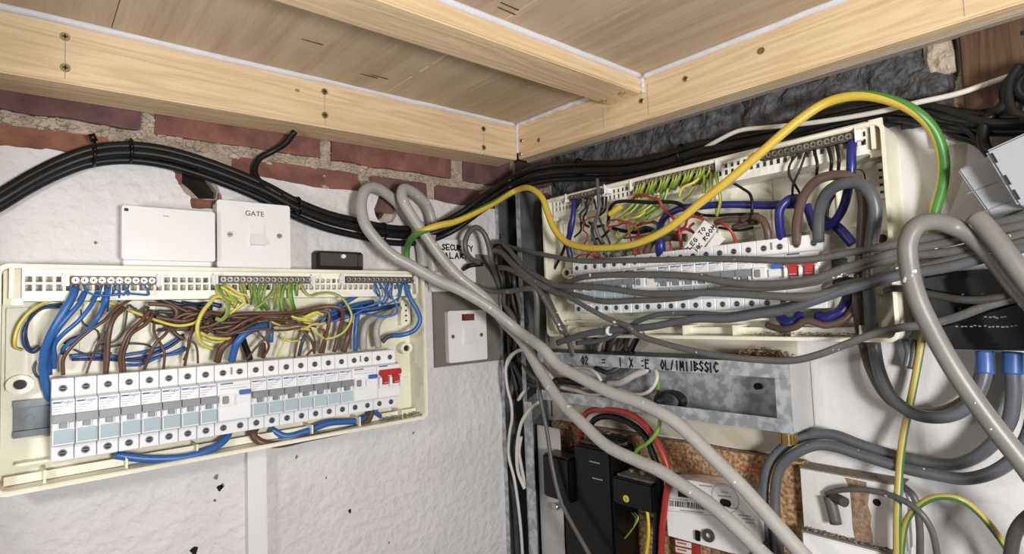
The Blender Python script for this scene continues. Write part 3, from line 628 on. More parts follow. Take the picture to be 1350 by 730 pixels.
# blanking cover of the main switch box side (deep white block beside the main switch)
# ------------------------------------------------------------------ accessories on the brick-topped wall
t = thing('junction_box', 'L', (-.5477, .0115, .0602), 'blank white junction box with a lid, beside the GATE switch', 'box')
MB().prism(rrect(-.590, -.5065, .0602, .1215, .002), .0116, .034).build('box_base', 'white_plastic', t, 'L', bevel=.0008)
MB().prism(rrect(-.5925, -.5045, .0665, .1235, .0025), .0342, .044).build('lid', 'white_plastic', t, 'L', bevel=.0012)
MB().box(-.5905, -.587, .0441, .0446, .1175, .1205).build('lid_notch', 'black_hole', t, 'L'); MB().box(-.5555, -.550, .0441, .0444, .1145, .1155).build('lid_mark', 'ink_grey', t, 'L')
def plate_switch(wall, u0, u1, z0, z1, B, dbox, dplate, label, cat='switch', rocker=None, screws=(), name='light_switch'):
    t = thing(name, wall, ((u0+u1)/2, B, z0), label, cat)
    if dbox > B+.002: MB().prism(rrect(u0+.0012, u1-.0012, z0+.0006, z1-.0012, .003), B+.0002, dbox).build('back_box', 'white_plastic', t, wall, bevel=.0006)
    MB().prism(rrect(u0, u1, z0, z1, .003), dbox+.0002, dplate).build('face_plate', 'white_plastic', t, wall, bevel=.0014)
    if rocker:
        a, b, c, d = rocker
        MB().box(a-.0012, b+.0012, dplate, dplate+.0008, c-.0012, d+.0012).build('rocker_frame', 'white_plastic', t, wall)
        MB().extrude_u([(dplate, c), (dplate+.0068, c+.001), (dplate+.0022, (c+d)/2+.002), (dplate+.0026, d), (dplate, d)], a, b).build('rocker', 'white_plastic', t, wall, bevel=.0005)
    for (u, z) in screws:
        s = MB().cyl(u, dplate, dplate+.0006, z, .0033, 14).build('screw', 'screw_steel', t, wall)
        MB().box(u-.0024, u+.0024, dplate+.0006, dplate+.0009, z-.0004, z+.0004).build('screw_slot', 'black_hole', s, wall)
    return t
q = lambda x, y, d=.036: uz('L', x, y, d)
gs = plate_switch('L', -.5005, -.4165, .0602, .1405, .0115, .029, .0365, 'white wall switch marked GATE beside the blank junction box', rocker=(q(329, 310)[0], q(347, 310)[0], q(340, 324)[1], q(340, 297)[1]), screws=[q(303, 309), q(368, 311)])
a, b = q(317, 271), q(354, 294)
MB().box(a[0], b[0], .0366, .0369, b[1], a[1]).build('sticker', 'paper', gs, 'L')
text('lettering', 'GATE', .0088, 'ink_black', gs, q(335.5, 282)[0], .037, q(335.5, 282)[1])
ns = plate_switch('L', *[uz('L', 590.5, 440, .024)[0], uz('L', 641, 440, .024)[0], uz('L', 615, 476, .024)[1], uz('L', 615, 409, .024)[1]], .0155, .0158, .0255, 'white isolator switch with dark red neon window on the taupe board', rocker=(uz('L', 611, 440, .025)[0], uz('L', 623, 440, .025)[0], uz('L', 617, 453, .025)[1], uz('L', 617, 432, .025)[1]), screws=[uz('L', 597, 443.5, .0255), uz('L', 634.5, 441, .0255)])
a, b = uz('L', 608.5, 414, .0255), uz('L', 625, 422, .0255); MB().box(a[0], b[0], .0256, .0268, b[1], a[1]).build('neon_window', 'neon', ns, 'L', bevel=.0004)
ss = plate_switch('L', uz('L', 567, 350, .022)[0], uz('L', 626, 350, .022)[0], uz('L', 600, 384, .022)[1], uz('L', 600, 316, .022)[1], .0155, .0158, .0235, 'white fused switch with a handwritten security label behind grey cables', rocker=(uz('L', 606, 350, .0235)[0], uz('L', 613, 350, .0235)[0], uz('L', 610, 360, .0235)[1], uz('L', 610, 341, .0235)[1]), screws=[uz('L', 580.5, 348, .0235)])
a, b = uz('L', 583, 317.5, .0235), uz('L', 625, 340, .0235); MB().box(a[0], b[0], .0236, .0239, b[1], a[1]).build('sticker', 'paper', ss, 'L')
p1, p2 = uz('L', 583, 329, .0239), uz('L', 586, 340, .0239)
scrawl(MB(), 'SECURITY', lambda s, t_, e: (p1[0]+s, .0239+e, p1[1]+t_), .0056, .0085, .0021, .0021).build('handwriting', 'ink_black', ss, 'L', weld=False); scrawl(MB(), 'ALARM', lambda s, t_, e: (p2[0]+s, .0239+e, p2[1]+t_), .0070, .0085, .0032, .0021).build('handwriting', 'ink_black', ss, 'L', weld=False)
# small dark terminal box peeping over the unit
t = thing('connector_block', 'L', (uz('L', 447, 345, .02)[0], .0115, .0602), 'small dark grey connector block with a white knob, standing above the cream unit', 'connector')
a, b = uz('L', 417, 330, .03), uz('L', 479, 330, .03)
MB().box(a[0], b[0], .0116, .03, .0602, a[1]).build('body', 'black_pvc', t, 'L', bevel=.002)
MB().box(a[0]+.004, b[0]-.010, .03, .033, .066, a[1]-.003).box(b[0]-.009, b[0]-.0015, .03, .0325, .066, a[1]-.004).build('ridge', 'grey_pvc_dark', t, 'L', bevel=.0008)
u, z = uz('L', 452, 338, .034); MB().cyl(u, .033, .038, z, .0034, 12, .0026).build('knob', 'white_plastic', t, 'L')
# mini trunking dropping from the unit
a, b = uz('L', 327, 650, .027)[0], uz('L', 352, 650, .027)[0]
t = thing('cable_trunking', 'L', ((a+b)/2, .0115, -.75), 'white square plastic trunking dropping below the cream unit', 'trunking')
MB().box(a+.0008, b-.0008, .0117, .022, -.75, LZ0-.001).build('trunking_base', 'white_plastic', t, 'L'); MB().box(a, b, .0222, .028, -.75, LZ0-.001).build('trunking_lid', 'white_plastic', t, 'L', bevel=.001)
# ------------------------------------------------------------------ steel trunking in the corner, steel box
t = thing('steel_trunking', 'R', (.0375, 0, -.75), 'upright galvanised steel trunking standing open in the corner', 'trunking')
ux = .0125
MB().box(ux, .0755, .0092, .0104, -.75, .195).build('back', 'galv_dark', t, 'R'); MB().box(ux, ux+.0012, .0104, .056, -.75, .195).build('side', 'galv_dark', t, 'R'); MB().box(.0745, .0757, .0104, .056, -.75, .195).build('side', 'galv_dark', t, 'R')  # back and sides darker than the lips, corner shade put into the steel colour
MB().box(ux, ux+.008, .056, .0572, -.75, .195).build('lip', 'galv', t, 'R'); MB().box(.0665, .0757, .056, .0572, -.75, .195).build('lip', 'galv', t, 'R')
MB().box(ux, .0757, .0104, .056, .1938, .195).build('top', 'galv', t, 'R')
for z in (.16, .02, -.12): MB().cyl(.045, .0104, .013, z, .004, 12).build('bolt', 'screw_steel', t, 'R')
# open galvanised box below the unit
bz1, bz0 = -.0685, -.1425; bu0, bu1 = .104, .4915; bd = .06
t = thing('steel_box', 'R', ((bu0+bu1)/2, 0, bz0), 'open galvanised steel trunking box with black marker writing, below the cream unit', 'box')
MB().box(bu0, bu1, .0045, .0060, bz0, bz1).build('back', 'galv', t, 'R')
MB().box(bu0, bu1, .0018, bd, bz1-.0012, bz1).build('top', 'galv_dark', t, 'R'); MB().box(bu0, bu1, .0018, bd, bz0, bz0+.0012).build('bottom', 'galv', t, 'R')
MB().box(bu1-.0014, bu1, .0018, bd, bz0+.0012, bz1-.0012).build('end_panel', 'grey_plate', t, 'R')
MB().box(bu0, bu1, bd, bd+.0014, bz1-.0165, bz1).build('flange', 'galv', t, 'R'); MB().box(bu0, bu1, bd, bd+.0014, bz0, bz0+.0145).build('flange', 'galv', t, 'R'); MB().box(bu1-.016, bu1, bd, bd+.0014, bz0+.0147, bz1-.0167).build('flange', 'galv', t, 'R')
u, z = uz('R', 999, 509, .01); MB().cyl(u, .006, .013, z, .004, 12).build('plug', 'black_plastic', t, 'R')
fz = bz1-.0145
for txt, x0 in (('O2', 768), ('=', 795), ('I', 817), ('X', 831), (':E', 846), ('OL/IMI', 872), ('I', 910), ('BSS', 916), ('I', 935), ('C', 942)):
    uu = uz('R', x0, 478, bd)[0]; scrawl(MB(), txt, lambda s, t_, e, uu=uu: (uu+s, bd+.0014+e, fz+t_), .0046, .0108, .0023, .0021).build('handwriting', 'ink_black', t, 'R', weld=False)
g = uz('R', 879, 524, .045); MB().ring(g[0], .030, .044, bz0+.016, .013, .010, 20, 1.6).build('grommet', 'black_pvc', t, 'R')
bx('loose_strip', 'galv', t, uz('R', 930, 545, .03)[0], uz('R', 978, 545, .03)[0], .022, .03, bz0+.0013, bz0+.003)
# brass gland under the box
u, z = uz('R', 1040, 585, .03)
t = thing('cable_gland', 'R', (u, .03, bz0-.019), 'ribbed brass cable gland under the steel box', 'gland')
mb = MB(); n = 16
def zcyl(mb, u, d, z0, z1, r, n=16, rr=None):
    rr = rr or r; a = [(u+r*math.cos(2*math.pi*i/n), d+r*math.sin(2*math.pi*i/n), z0) for i in range(n)]; b = [(u+rr*math.cos(2*math.pi*i/n), d+rr*math.sin(2*math.pi*i/n), z1) for i in range(n)]
    mb.add(a+b, [(i, (i+1) % n, n+(i+1) % n, n+i) for i in range(n)]+[tuple(range(n)), tuple(range(2*n-1, n-1, -1))]); return mb
zcyl(mb, u, .03, bz0-.006, bz0-.0004, .0105, 6); mb.build('hex_nut', 'brass', t, 'R'); mb = zcyl(MB(), u, .03, bz0-.019, bz0-.006, .0085, 14)
for k in range(14): a = 2*math.pi*k/14; zcyl(mb, u+.0086*math.cos(a), .03+.0086*math.sin(a), bz0-.018, bz0-.007, .0012, 6)
mb.build('gland_body', 'brass', t, 'R', weld=False)
# ------------------------------------------------------------------ boards, cut-out, meter on the lower wall
cb0, cb1 = .094, .4805
ch = MB().prism(jag([(cb0, -.75), (cb0, -.187), (cb1, -.183)], 8, .0008)+[(cb1, -.75)], .0005, .018).build('chipboard_panel', 'chipboard', None, 'R', org=(.28, .009, -.75)); tag(ch, 'bare brown chipboard backing panel behind the black cut-out and meter', 'board')
for (x0, y0, x1, y1) in [(880, 590, 892, 615), (975, 612, 1003, 625)]:
    a, b = uz('R', x0, y0, .018), uz('R', x1, y1, .018)
    MB().prism([(a[0], a[1]), (b[0], a[1]), (b[0], b[1]), (a[0], b[1])], .0181, .0184, [[(a[0]+.0015, a[1]-.0015), (b[0]-.0015, a[1]-.0015), (b[0]-.0015, b[1]+.0015), (a[0]+.0015, b[1]+.0015)]]).build('print', 'ink_red', ch, 'R')
bb = MB().box(.08, .478, .0003, .004, -.182, -.0455).build('beige_board', 'beige_board', None, 'R'); tag(bb, 'stained beige board behind the galvanised steel box', 'board')
# narrow grey steel bracket plate beside the cut-out
t = thing('steel_bracket', 'R', (.115, .03, -.75), 'bent galvanised strip and pale plate standing beside the black cut-out', 'bracket')
p = [uz('R', 704, 565, .055), uz('R', 712, 560, .055)]
a, b = uz('R', 692, 560, .06)[0], uz('R', 702, 560, .06)[0]
MB().box(a, b, .0585, .06, -.75, -.150).build('upright_strip', 'galv', t, 'R'); MB().hexa([(a, .058, -.152), (a+.045, .058, -.125), (a+.05, .058, -.155), (a+.02, .058, -.180)], [(a, .0598, -.152), (a+.045, .0598, -.125), (a+.05, .0598, -.155), (a+.02, .0598, -.180)]).build('gusset', 'galv_dark', t, 'R')
a, b = uz('R', 711, 650, .05)[0], uz('R', 741, 650, .05)[0]; MB().box(a, b, .0475, .05, -.75, -.187).build('pale_plate', 'grey_plate', t, 'R', bevel=.001)
# black service cut-out
def Rq(crop, x, y, d): return uz('R', CROP[crop][0]+x/CROP[crop][2], CROP[crop][1]+y/CROP[crop][2], d)
t = thing('service_cutout', 'R', (.2, .018, -.60), 'glossy black service cut-out with a smaller black block beside it', 'cutout')
D = .085; a = Rq('Z', 52, 205, D); b = Rq('Z', 200, 480, D); c = Rq('Z', 405, 330, D)
MB().box(a[0], b[0], .052, D, b[1], a[1]-.004).build('fuse_holder', 'black_plastic', t, 'R', bevel=.003)
e = Rq('Z', 400, 210, D-.01)
MB().box(b[0]+.0003, e[0], .0185, D-.010, -.60, e[1]).build('body', 'black_plastic', t, 'R', bevel=.003)
MB().box(a[0]+.010, b[0], .0185, .0515, -.60, a[1]-.002).build('side_body', 'black_plastic', t, 'R', bevel=.002)
MB().box(b[0]+.004, e[0]-.002, .03, D-.018, e[1]+.0002, e[1]+.004).build('dusty_top', 'black_dusty', t, 'R', bevel=.002)
MB().box(a[0]+.045, e[0]+.004, .034, .046, e[1]+.0063, e[1]+.013).build('clamp_bar', 'black_plastic', t, 'R', bevel=.002)
for k in range(2):
    x = Rq('Z', 330+k*15, 268+k*85, D-.0095); MB().box(x[0]-.012, x[0]+.006, D-.0099, D-.0093, x[1]-.0006, x[1]+.0006).build('scratch', 'ink_grey', t, 'R')
for k in range(3): zcyl(MB(), a[0]+.052+k*.02, .04, e[1]+.013, e[1]+.0155, .0042, 12).build('clamp_screw', 'black_dusty' if k else 'screw_steel', t, 'R')
u, z = Rq('Z', 128, 490, .056); MB().cyl(u, .0502, .060, z, .0052, 10).build('bolt', 'screw_steel', t, 'R')
t = thing('connector_block', 'R', (c[0]+.02, .018, -.27), 'black connector block with a yellow and green dot beside the cut-out', 'connector')
g0 = Rq('Z', 410, 335, .075); g1 = Rq('Z', 620, 530, .075)
MB().box(g0[0], g1[0], .0185, .075, g1[1], g0[1]).build('body', 'black_plastic', t, 'R', bevel=.002)
MB().box(g0[0]+.004, g1[0]-.004, .025, .07, g0[1]+.0002, g0[1]+.003).build('dusty_top', 'black_dusty', t, 'R', bevel=.001)
u, z = Rq('Z', 483, 450, .075); dt = MB().cyl(u, .0751, .0758, z, .0046, 18).build('dot', 'yellow_pvc', t, 'R'); MB().box(u-.0006, u+.0006, .0759, .0761, z-.003, z+.003).box(u-.0022, u+.0022, .0759, .0761, z-.0008, z+.0002).build('earth_mark', 'green_pvc', dt, 'R')
for k in range(2): zcyl(MB(), g0[0]+.014+k*.018, .05, g0[1]+.003, g0[1]+.007, .0042, 10).build('terminal_screw', 'screw_steel', t, 'R')
# electricity meter
md = .062
t = thing('electricity_meter', 'R', (.39, .018, -.42), 'white electricity meter with barcode and round dial print on the chipboard', 'meter')
mp = [Rq('MM', x, y, md) for x, y in [(75, 222), (250, 225), (550, 275), (640, 370), (725, 470), (742, 660), (640, 745), (520, 720), (105, 605)]]
MB().prism(mp, .030, md).build('front_cover', 'white_plastic', t, 'R', bevel=.0015)
hi = [Rq('MM', x, y, md) for x, y in [(88, 222), (540, 272), (735, 480), (742, 650), (500, 700), (110, 600)]]
MB().prism(hi, .0185, .0298).build('back_body', 'grey_plate', t, 'R')
def band(x0, x1, y, h):   # flat print following the slope of the cover
    sl = (275-222)/475; q = [Rq('MM', x0, y+(x0-75)*sl, md+.0004), Rq('MM', x1, y+(x1-75)*sl, md+.0004), Rq('MM', x1, y+h+(x1-75)*sl, md+.0004), Rq('MM', x0, y+h+(x0-75)*sl, md+.0004)]
    return q
for x0 in range(120, 420, 12):
    MB().prism(band(x0, x0+random.choice((4, 6, 8)), 355, 40), md+.0001, md+.0004).build('barcode_bar', 'ink_black', t, 'R')
for (x0, x1, y, h) in [(115, 245, 340, 6), (190, 350, 412, 9), (320, 415, 225, 10), (475, 520, 255, 9), (450, 540, 282, 9), (520, 580, 358, 8), (590, 680, 400, 8), (620, 700, 422, 8), (640, 700, 445, 8), (98, 480, 427, 3)]:
    MB().prism(band(x0, x1, y, h), md+.0001, md+.0003).build('print', 'ink_grey', t, 'R')
u, z = Rq('MM', 500, 345, md); MB().ring(u, md+.0001, md+.0004, z, .0165, .0158, 28).build('dial_print', 'ink_grey', t, 'R')
u, z = Rq('MM', 505, 378, md); MB().prism(rrect(u-.0065, u+.0065, z-.004, z+.004, .0039), md+.0001, md+.001).build('optical_port', 'black_plastic', t, 'R')
q = [Rq('MM', x, y, md) for x, y in [(178, 290), (262, 300), (262, 345), (178, 335)]]; MB().prism(q, md+.0001, md+.0006).build('display', 'black_plastic', t, 'R')
u, z = Rq('MM', 390, 600, md); MB().ring(u, md+.0001, md+.003, z, .0075, .0035, 16).build('seal_ring', 'grey_pvc_dark', t, 'R'); u, z = Rq('MM', 318, 600, md); MB().box(u-.003, u+.003, md+.0001, md+.004, z-.006, z+.006).build('seal_tag', 'black_plastic', t, 'R', bevel=.001)
u, z = Rq('MM', 105, 245, md); MB().ring(u, md+.0001, md+.002, z, .0034, .0018, 14).build('cover_screw', 'screw_steel', t, 'R')
# red and white sticker below the meter
q = [Rq('MM', x, y, .03) for x, y in [(150, 610), (300, 650), (300, 800), (165, 780)]]; st = MB().prism(q, .0186, .03).build('warning_label', 'red_pvc', None, 'R'); tag(st, 'red warning label with white text panels under the meter', 'label')
for k in range(2):
    q = [Rq('MM', x, y+k*47, .0302) for x, y in [(158, 632), (268, 655), (268, 690), (162, 668)]]; MB().prism(q, .0301, .0304).build('text_panel', 'paper', st, 'R')
    q = [Rq('MM', x, y+k*47, .0305) for x, y in [(172, 645), (235, 658), (235, 668), (172, 655)]]; MB().prism(q, .0304, .0306).build('print', 'ink_red', st, 'R')
# white board with a torn brown strip, and the white box below it
t = thing('white_board', 'R', (.53, 0, -.26), 'cut piece of white board with a torn brown strip, above a white box', 'board')
w0 = uz('R', 1055, 618, .03)[0]; w1 = uz('R', 1188, 638, .03)[0]
MB().box(w0, w1, .0005, .0298, -.249, -.186).build('panel', 'wall_paint', t, 'R'); MB().prism(jag([(w0-.0003, -.60), (w0-.0003, -.186)], 10, .001)+[(w0+.0, -.186), (w0+.0, -.60)], .002, .031).build('broken_edge', 'chipboard', t, 'R') if False else None
MB().box(w0, w1, .003, .030, -.1859, -.1845).build('rough_top', 'dust', t, 'R')
x0, x1 = uz('R', 1124, 650, .03)[0], uz('R', 1146, 650, .03)[0]; MB().prism(jag([(x0, -.248), (x0-.003, -.20), (x0-.006, -.187)], 4, .0015)+jag([(x1-.002, -.187), (x1-.001, -.21), (x1, -.248)], 4, .0015), .0299, .0303).build('torn_strip', 'rust', t, 'R')
u, z = uz('R', 1156, 662, .03); MB().cyl(u, .0299, .0302, z, .0036, 10).build('drill_hole', 'pit_and_shade_black', t, 'R')
MB().box(cb1+.0005, w0-.0003, .0005, .026, -.75, -.1842).build('chipboard_edge', 'chipboard', t, 'R')
wb = thing('white_box', 'R', (.53, 0, -.60), 'smooth white box with a dusty top ledge below the torn white board', 'box')
MB().box(w0+.001, w1-.002, .0005, .0400, -.60, -.2505).build('box_front', 'white_plastic', wb, 'R', bevel=.0015); MB().box(w0+.001, w1-.002, .0302, .0405, -.2503, -.2485).build('ledge', 'taupe', wb, 'R')
def debris(name, mat_, wall, gen, n, smin, smax, label, cat='debris'):
    mb = MB()
    for _ in range(n):
        u, d, z = gen(); s = random.uniform(smin, smax); v = [(u+random.uniform(-s, s), d+random.uniform(-s, s), z+random.uniform(-.1, 1)*s*.8) for _ in range(5)]
        mb.add(v, [(0, 1, 2), (0, 2, 3), (0, 3, 1), (1, 2, 4), (2, 3, 4), (3, 1, 4)])
    o = mb.build(name, mat_, None, wall, weld=False); tag(o, label, cat, None, 'stuff'); return o
debris('rubble', 'dust', 'R', lambda: (random.gauss((w0+.02), .008) if random.random() < .4 else random.uniform(w0+.004, w1-.005), random.uniform(.031, .039), -.2483), 260, .0008, .0030, 'brown crumbs lying on the ledge of the white box')
ra_, rb2 = uz('R', 945, 468, .03)[0], uz('R', 1040, 470, .03)[0]
debris('rubble', 'rust', 'R', lambda: ((lambda u: (u, random.uniform(.012, .05), bz1+.0002+.011*math.exp(-((u-(ra_+.055))/.03)**2)*random.random()))(random.uniform(ra_, rb2))), 700, .0015, .0042, 'heap of rusty flakes on top of the galvanised steel box')
debris('rubble', 'dust', 'L', lambda: (random.uniform(LU1-.065, LU1-.006), random.uniform(.025, .052), LZ0+.0032+random.random()*.004), 420, .0008, .0024, 'grey crumbs in the bottom corner of the unit below GATE')
debris('rubble', 'dust', 'R', lambda: (random.uniform(RU1-.14, RU1-.006), random.uniform(.015, .045), RZ0+.0032+random.random()*.003), 320, .0008, .0022, 'brown crumbs in the bottom of the unit under the stones')
# ------------------------------------------------------------------ grey enclosure and black box by the thick cables
t = thing('grey_enclosure', 'R', (.70, 0, .04), 'pale grey plastic enclosure mounted askew with slotted side', 'box')
o = uz('R', 1298, 199, .075); e1 = uz('R', 1342, 272, .075); ang = math.atan2(e1[1]-o[1], e1[0]-o[0])
ax = Vector((math.cos(ang+math.pi/2), math.sin(ang+math.pi/2))); dn = Vector((math.cos(ang), math.sin(ang))); O = Vector(o)
def ge(a, b): q = O+ax*a+dn*b; return (q.x, q.y)
LN = (Vector(e1)-O).length
MB().prism([ge(0, 0), ge(.13, 0), ge(.13, LN), ge(0, LN)], .048, .075).build('lid', 'box_grey', t, 'R', bevel=.002)
MB().prism([ge(-.024, -.001), ge(.131, -.001), ge(.131, LN+.001), ge(-.020, LN+.001)], .0305, .0478).build('body', 'box_grey', t, 'R', bevel=.0015)
MB().prism([ge(-.0005, .001), ge(.13, .001), ge(.13, LN), ge(-.0005, LN)], .0005, .030).build('base', 'box_grey', t, 'R', bevel=.001)
for k in (.08, .48, .74): MB().prism([ge(.002, LN*k), ge(.0038, LN*k), ge(.0038, LN*(k+.17)), ge(.002, LN*(k+.17))], .0751, .0755).build('slot', 'black_hole', t, 'R')
for k in (.42, .8): MB().prism([ge(-.026, LN*k), ge(-.004, LN*k), ge(-.004, LN*k+.0008), ge(-.026, LN*k+.0008)], .0479, .0484).build('knockout_line', 'mcb_grey', t, 'R')
bu0_, bu1_ = .612, .78
t = thing('black_box', 'R', (.70, 0, -.05), 'black plastic isolator box behind the big grey cable loop', 'box')
MB().prism(rrect(bu0_, bu1_, -.050, .0185, .008), .0005, .056).build('body', 'black_plastic', t, 'R', bevel=.003)
MB().prism(rrect(bu0_+.006, bu1_-.006, -.044, .012, .008), .0562, .060).build('lid', 'black_plastic', t, 'R', bevel=.0015)
for r_i, (y, xs_) in enumerate([(418, range(1300, 1330, 5)), (430, range(1262, 1345, 6)), (388, (1270, 1296)), (406, (1265, 1283))]):
    for x in xs_:
        u, z = uz('R', x+random.uniform(-1, 1), y+random.uniform(-1, 1), .0603); MB().box(u-random.uniform(.0006, .0014), u+.0008, .0601, .0604, z-.0005, z+.0006).build('print', 'faint_print', t, 'R')
# ------------------------------------------------------------------ wires in the unit below the GATE switch
def run(rows, name, wall, label, cat='wire', group=None, n=8, sub=6, **k):
    for (crop, pts, w_, m_, ds) in rows: wire(name, crop, pts, w_, m_, ds, wall, label, cat, group, n=n, sub=sub, **k)
# thick neutral and its copper end
tk = wire('blue_neutral_tail', 'A', [(362, 145), (350, 185), (300, 270), (250, 360), (215, 450), (210, 540), (228, 640), (240, 690)], 36, 'blue_pvc', [.052, .060, .058, .045, .03, .022], 'L', 'thick bright blue neutral wire beside the bare rail end, copper strands showing', n=12)
p = path('A', [(366, 126), (362, 148)], [.052, .052], 'L'); tube('copper_strands', p, .0028, 'copper', parent=tk, n=8, sub=2)
run([('A', [(410, 165), (385, 215), (320, 290), (275, 350), (240, 420), (235, 480), (240, 560)], 23, 'blue_pvc', [.052, .062, .058, .04, .03]),
     ('A', [(470, 165), (440, 225), (380, 300), (300, 370), (262, 420), (265, 480), (262, 530)], 20, 'blue_pvc', [.052, .062, .058, .045, .036]),
     ('A', [(510, 165), (500, 220), (470, 290), (440, 330), (370, 390), (310, 430), (300, 460)], 20, 'blue_pvc', [.052, .058, .045, .035]),
     ('B', [(300, 140), (290, 230), (260, 300), (200, 390)], 22, 'blue_pvc', [.052, .056, .045, .032])],
    'blue_wire', 'L', 'blue neutral wire sweeping down beside the thick blue one, below GATE', group='blue wires beside the thick neutral', n=10)
run([('B', [(150, 118), (175, 170), (240, 190), (330, 190), (420, 180), (500, 185), (565, 184), (530, 112)], 13, 'blue_pvc', [.053, .060, .060, .053]),
     ('B', [(320, 115), (310, 180), (300, 290)], 14, 'blue_pvc', [.052, .056, .04]), ('B', [(270, 112), (255, 160), (245, 200)], 14, 'blue_pvc', [.052, .056, .05]),
     ('B', [(375, 112), (380, 160), (370, 230)], 11, 'blue_pvc', [.052, .056, .04]), ('B', [(440, 112), (425, 160), (400, 195)], 11, 'blue_pvc', [.052, .056, .045]),
     ('B', [(350, 112), (345, 150), (330, 200)], 11, 'blue_pvc', [.052, .056, .045]), ('B', [(420, 200), (440, 170), (400, 120)], 10, 'blue_pvc', [.042, .054, .052])],
    'blue_wire', 'L', 'thin blue wire at the ten-screw terminal bar below the blank junction box', group='thin blue wires at the first terminal bar')
run([('B', [(60, 580), (200, 570), (350, 580), (500, 560), (640, 530), (765, 460)], 20, 'blue_pvc', [.024, .022, .026]),
     ('B', [(70, 602), (250, 600), (420, 605), (560, 580), (700, 520), (772, 470)], 18, 'navy_pvc', [.030, .026, .028]),
     ('B', [(420, 640), (520, 632), (650, 580), (760, 560), (810, 530)], 18, 'blue_pvc', [.028, .024, .028]),
     ('B', [(340, 590), (470, 612), (600, 590), (740, 550), (800, 520)], 16, 'blue_pvc', [.020, .020, .022]),
     ('B', [(120, 560), (260, 585), (420, 570), (560, 545), (700, 500), (790, 440)], 16, 'dark_blue', [.018, .018, .02]),
     ('B', [(470, 180), (600, 210), (720, 240), (850, 262), (973, 275)], 30, 'dark_blue', [.022, .020, .022]),
     ('C', [(0, 240), (90, 250), (180, 245), (250, 260)], 30, 'dark_blue', [.020, .018, .02]), ('C', [(0, 262), (80, 275), (160, 270)], 26, 'navy_pvc', [.020, .018, .02])],
    'blue_wire', 'L', 'dark blue wire lying low behind the brown tangle, below GATE', group='dark blue wires behind the brown tangle')
run([('A', [(290, 235), (200, 245), (140, 300), (115, 360), (125, 430), (160, 455), (195, 430)], 13, 'dark_blue', [.03, .035, .03]),
     ('A', [(300, 222), (220, 232), (150, 280), (125, 350), (130, 400), (150, 440), (185, 420)], 12, 'dark_blue', [.028, .032, .028]),
     ('A', [(195, 480), (170, 510), (168, 550), (190, 575), (215, 560)], 12, 'slate', [.02, .022, .02])],
    'dark_blue_wire', 'L', 'dark blue wire looping near the enclosure end, inside the green-yellow loop', group='dark loops at the end of the unit')
wire('earth_wire', 'A', [(330, 198), (230, 210), (150, 255), (95, 320), (72, 390), (75, 430), (105, 442)], 15, 'gy', [.03, .04, .04, .03], 'L', 'pale green-yellow wire looping wide round the bare rail end below GATE', n=8)
run([('B', [(90, 540), (180, 570), (330, 520), (460, 500), (560, 510), (590, 530)], 13, 'slate', [.026, .03, .026]), ('B', [(430, 255), (420, 340), (400, 430), (340, 490), (250, 510), (240, 540), (330, 562)], 12, 'slate', [.03, .028, .03]),
     ('B', [(130, 280), (140, 360), (190, 400), (240, 420), (240, 560)], 9, 'slate', [.03, .026, .02]), ('B', [(380, 300), (310, 400), (240, 500), (200, 590), (165, 690)], 13, 'brown_pvc', [.04, .036, .040]),
     ('B', [(440, 250), (500, 290), (560, 285), (640, 300), (720, 290)], 14, 'slate', [.03, .032, .03]), ('B', [(480, 270), (500, 330), (600, 300), (700, 310)], 12, 'slate', [.03, .034, .03]),
     ('B', [(300, 240), (250, 330), (150, 430), (60, 470), (20, 500)], 14, 'slate', [.03, .034, .028])],
    'dark_wire', 'L', 'thin slate coloured wire threaded behind the brown wires below GATE', group='slate wires in the tangle')
BR = 'brown_pvc'
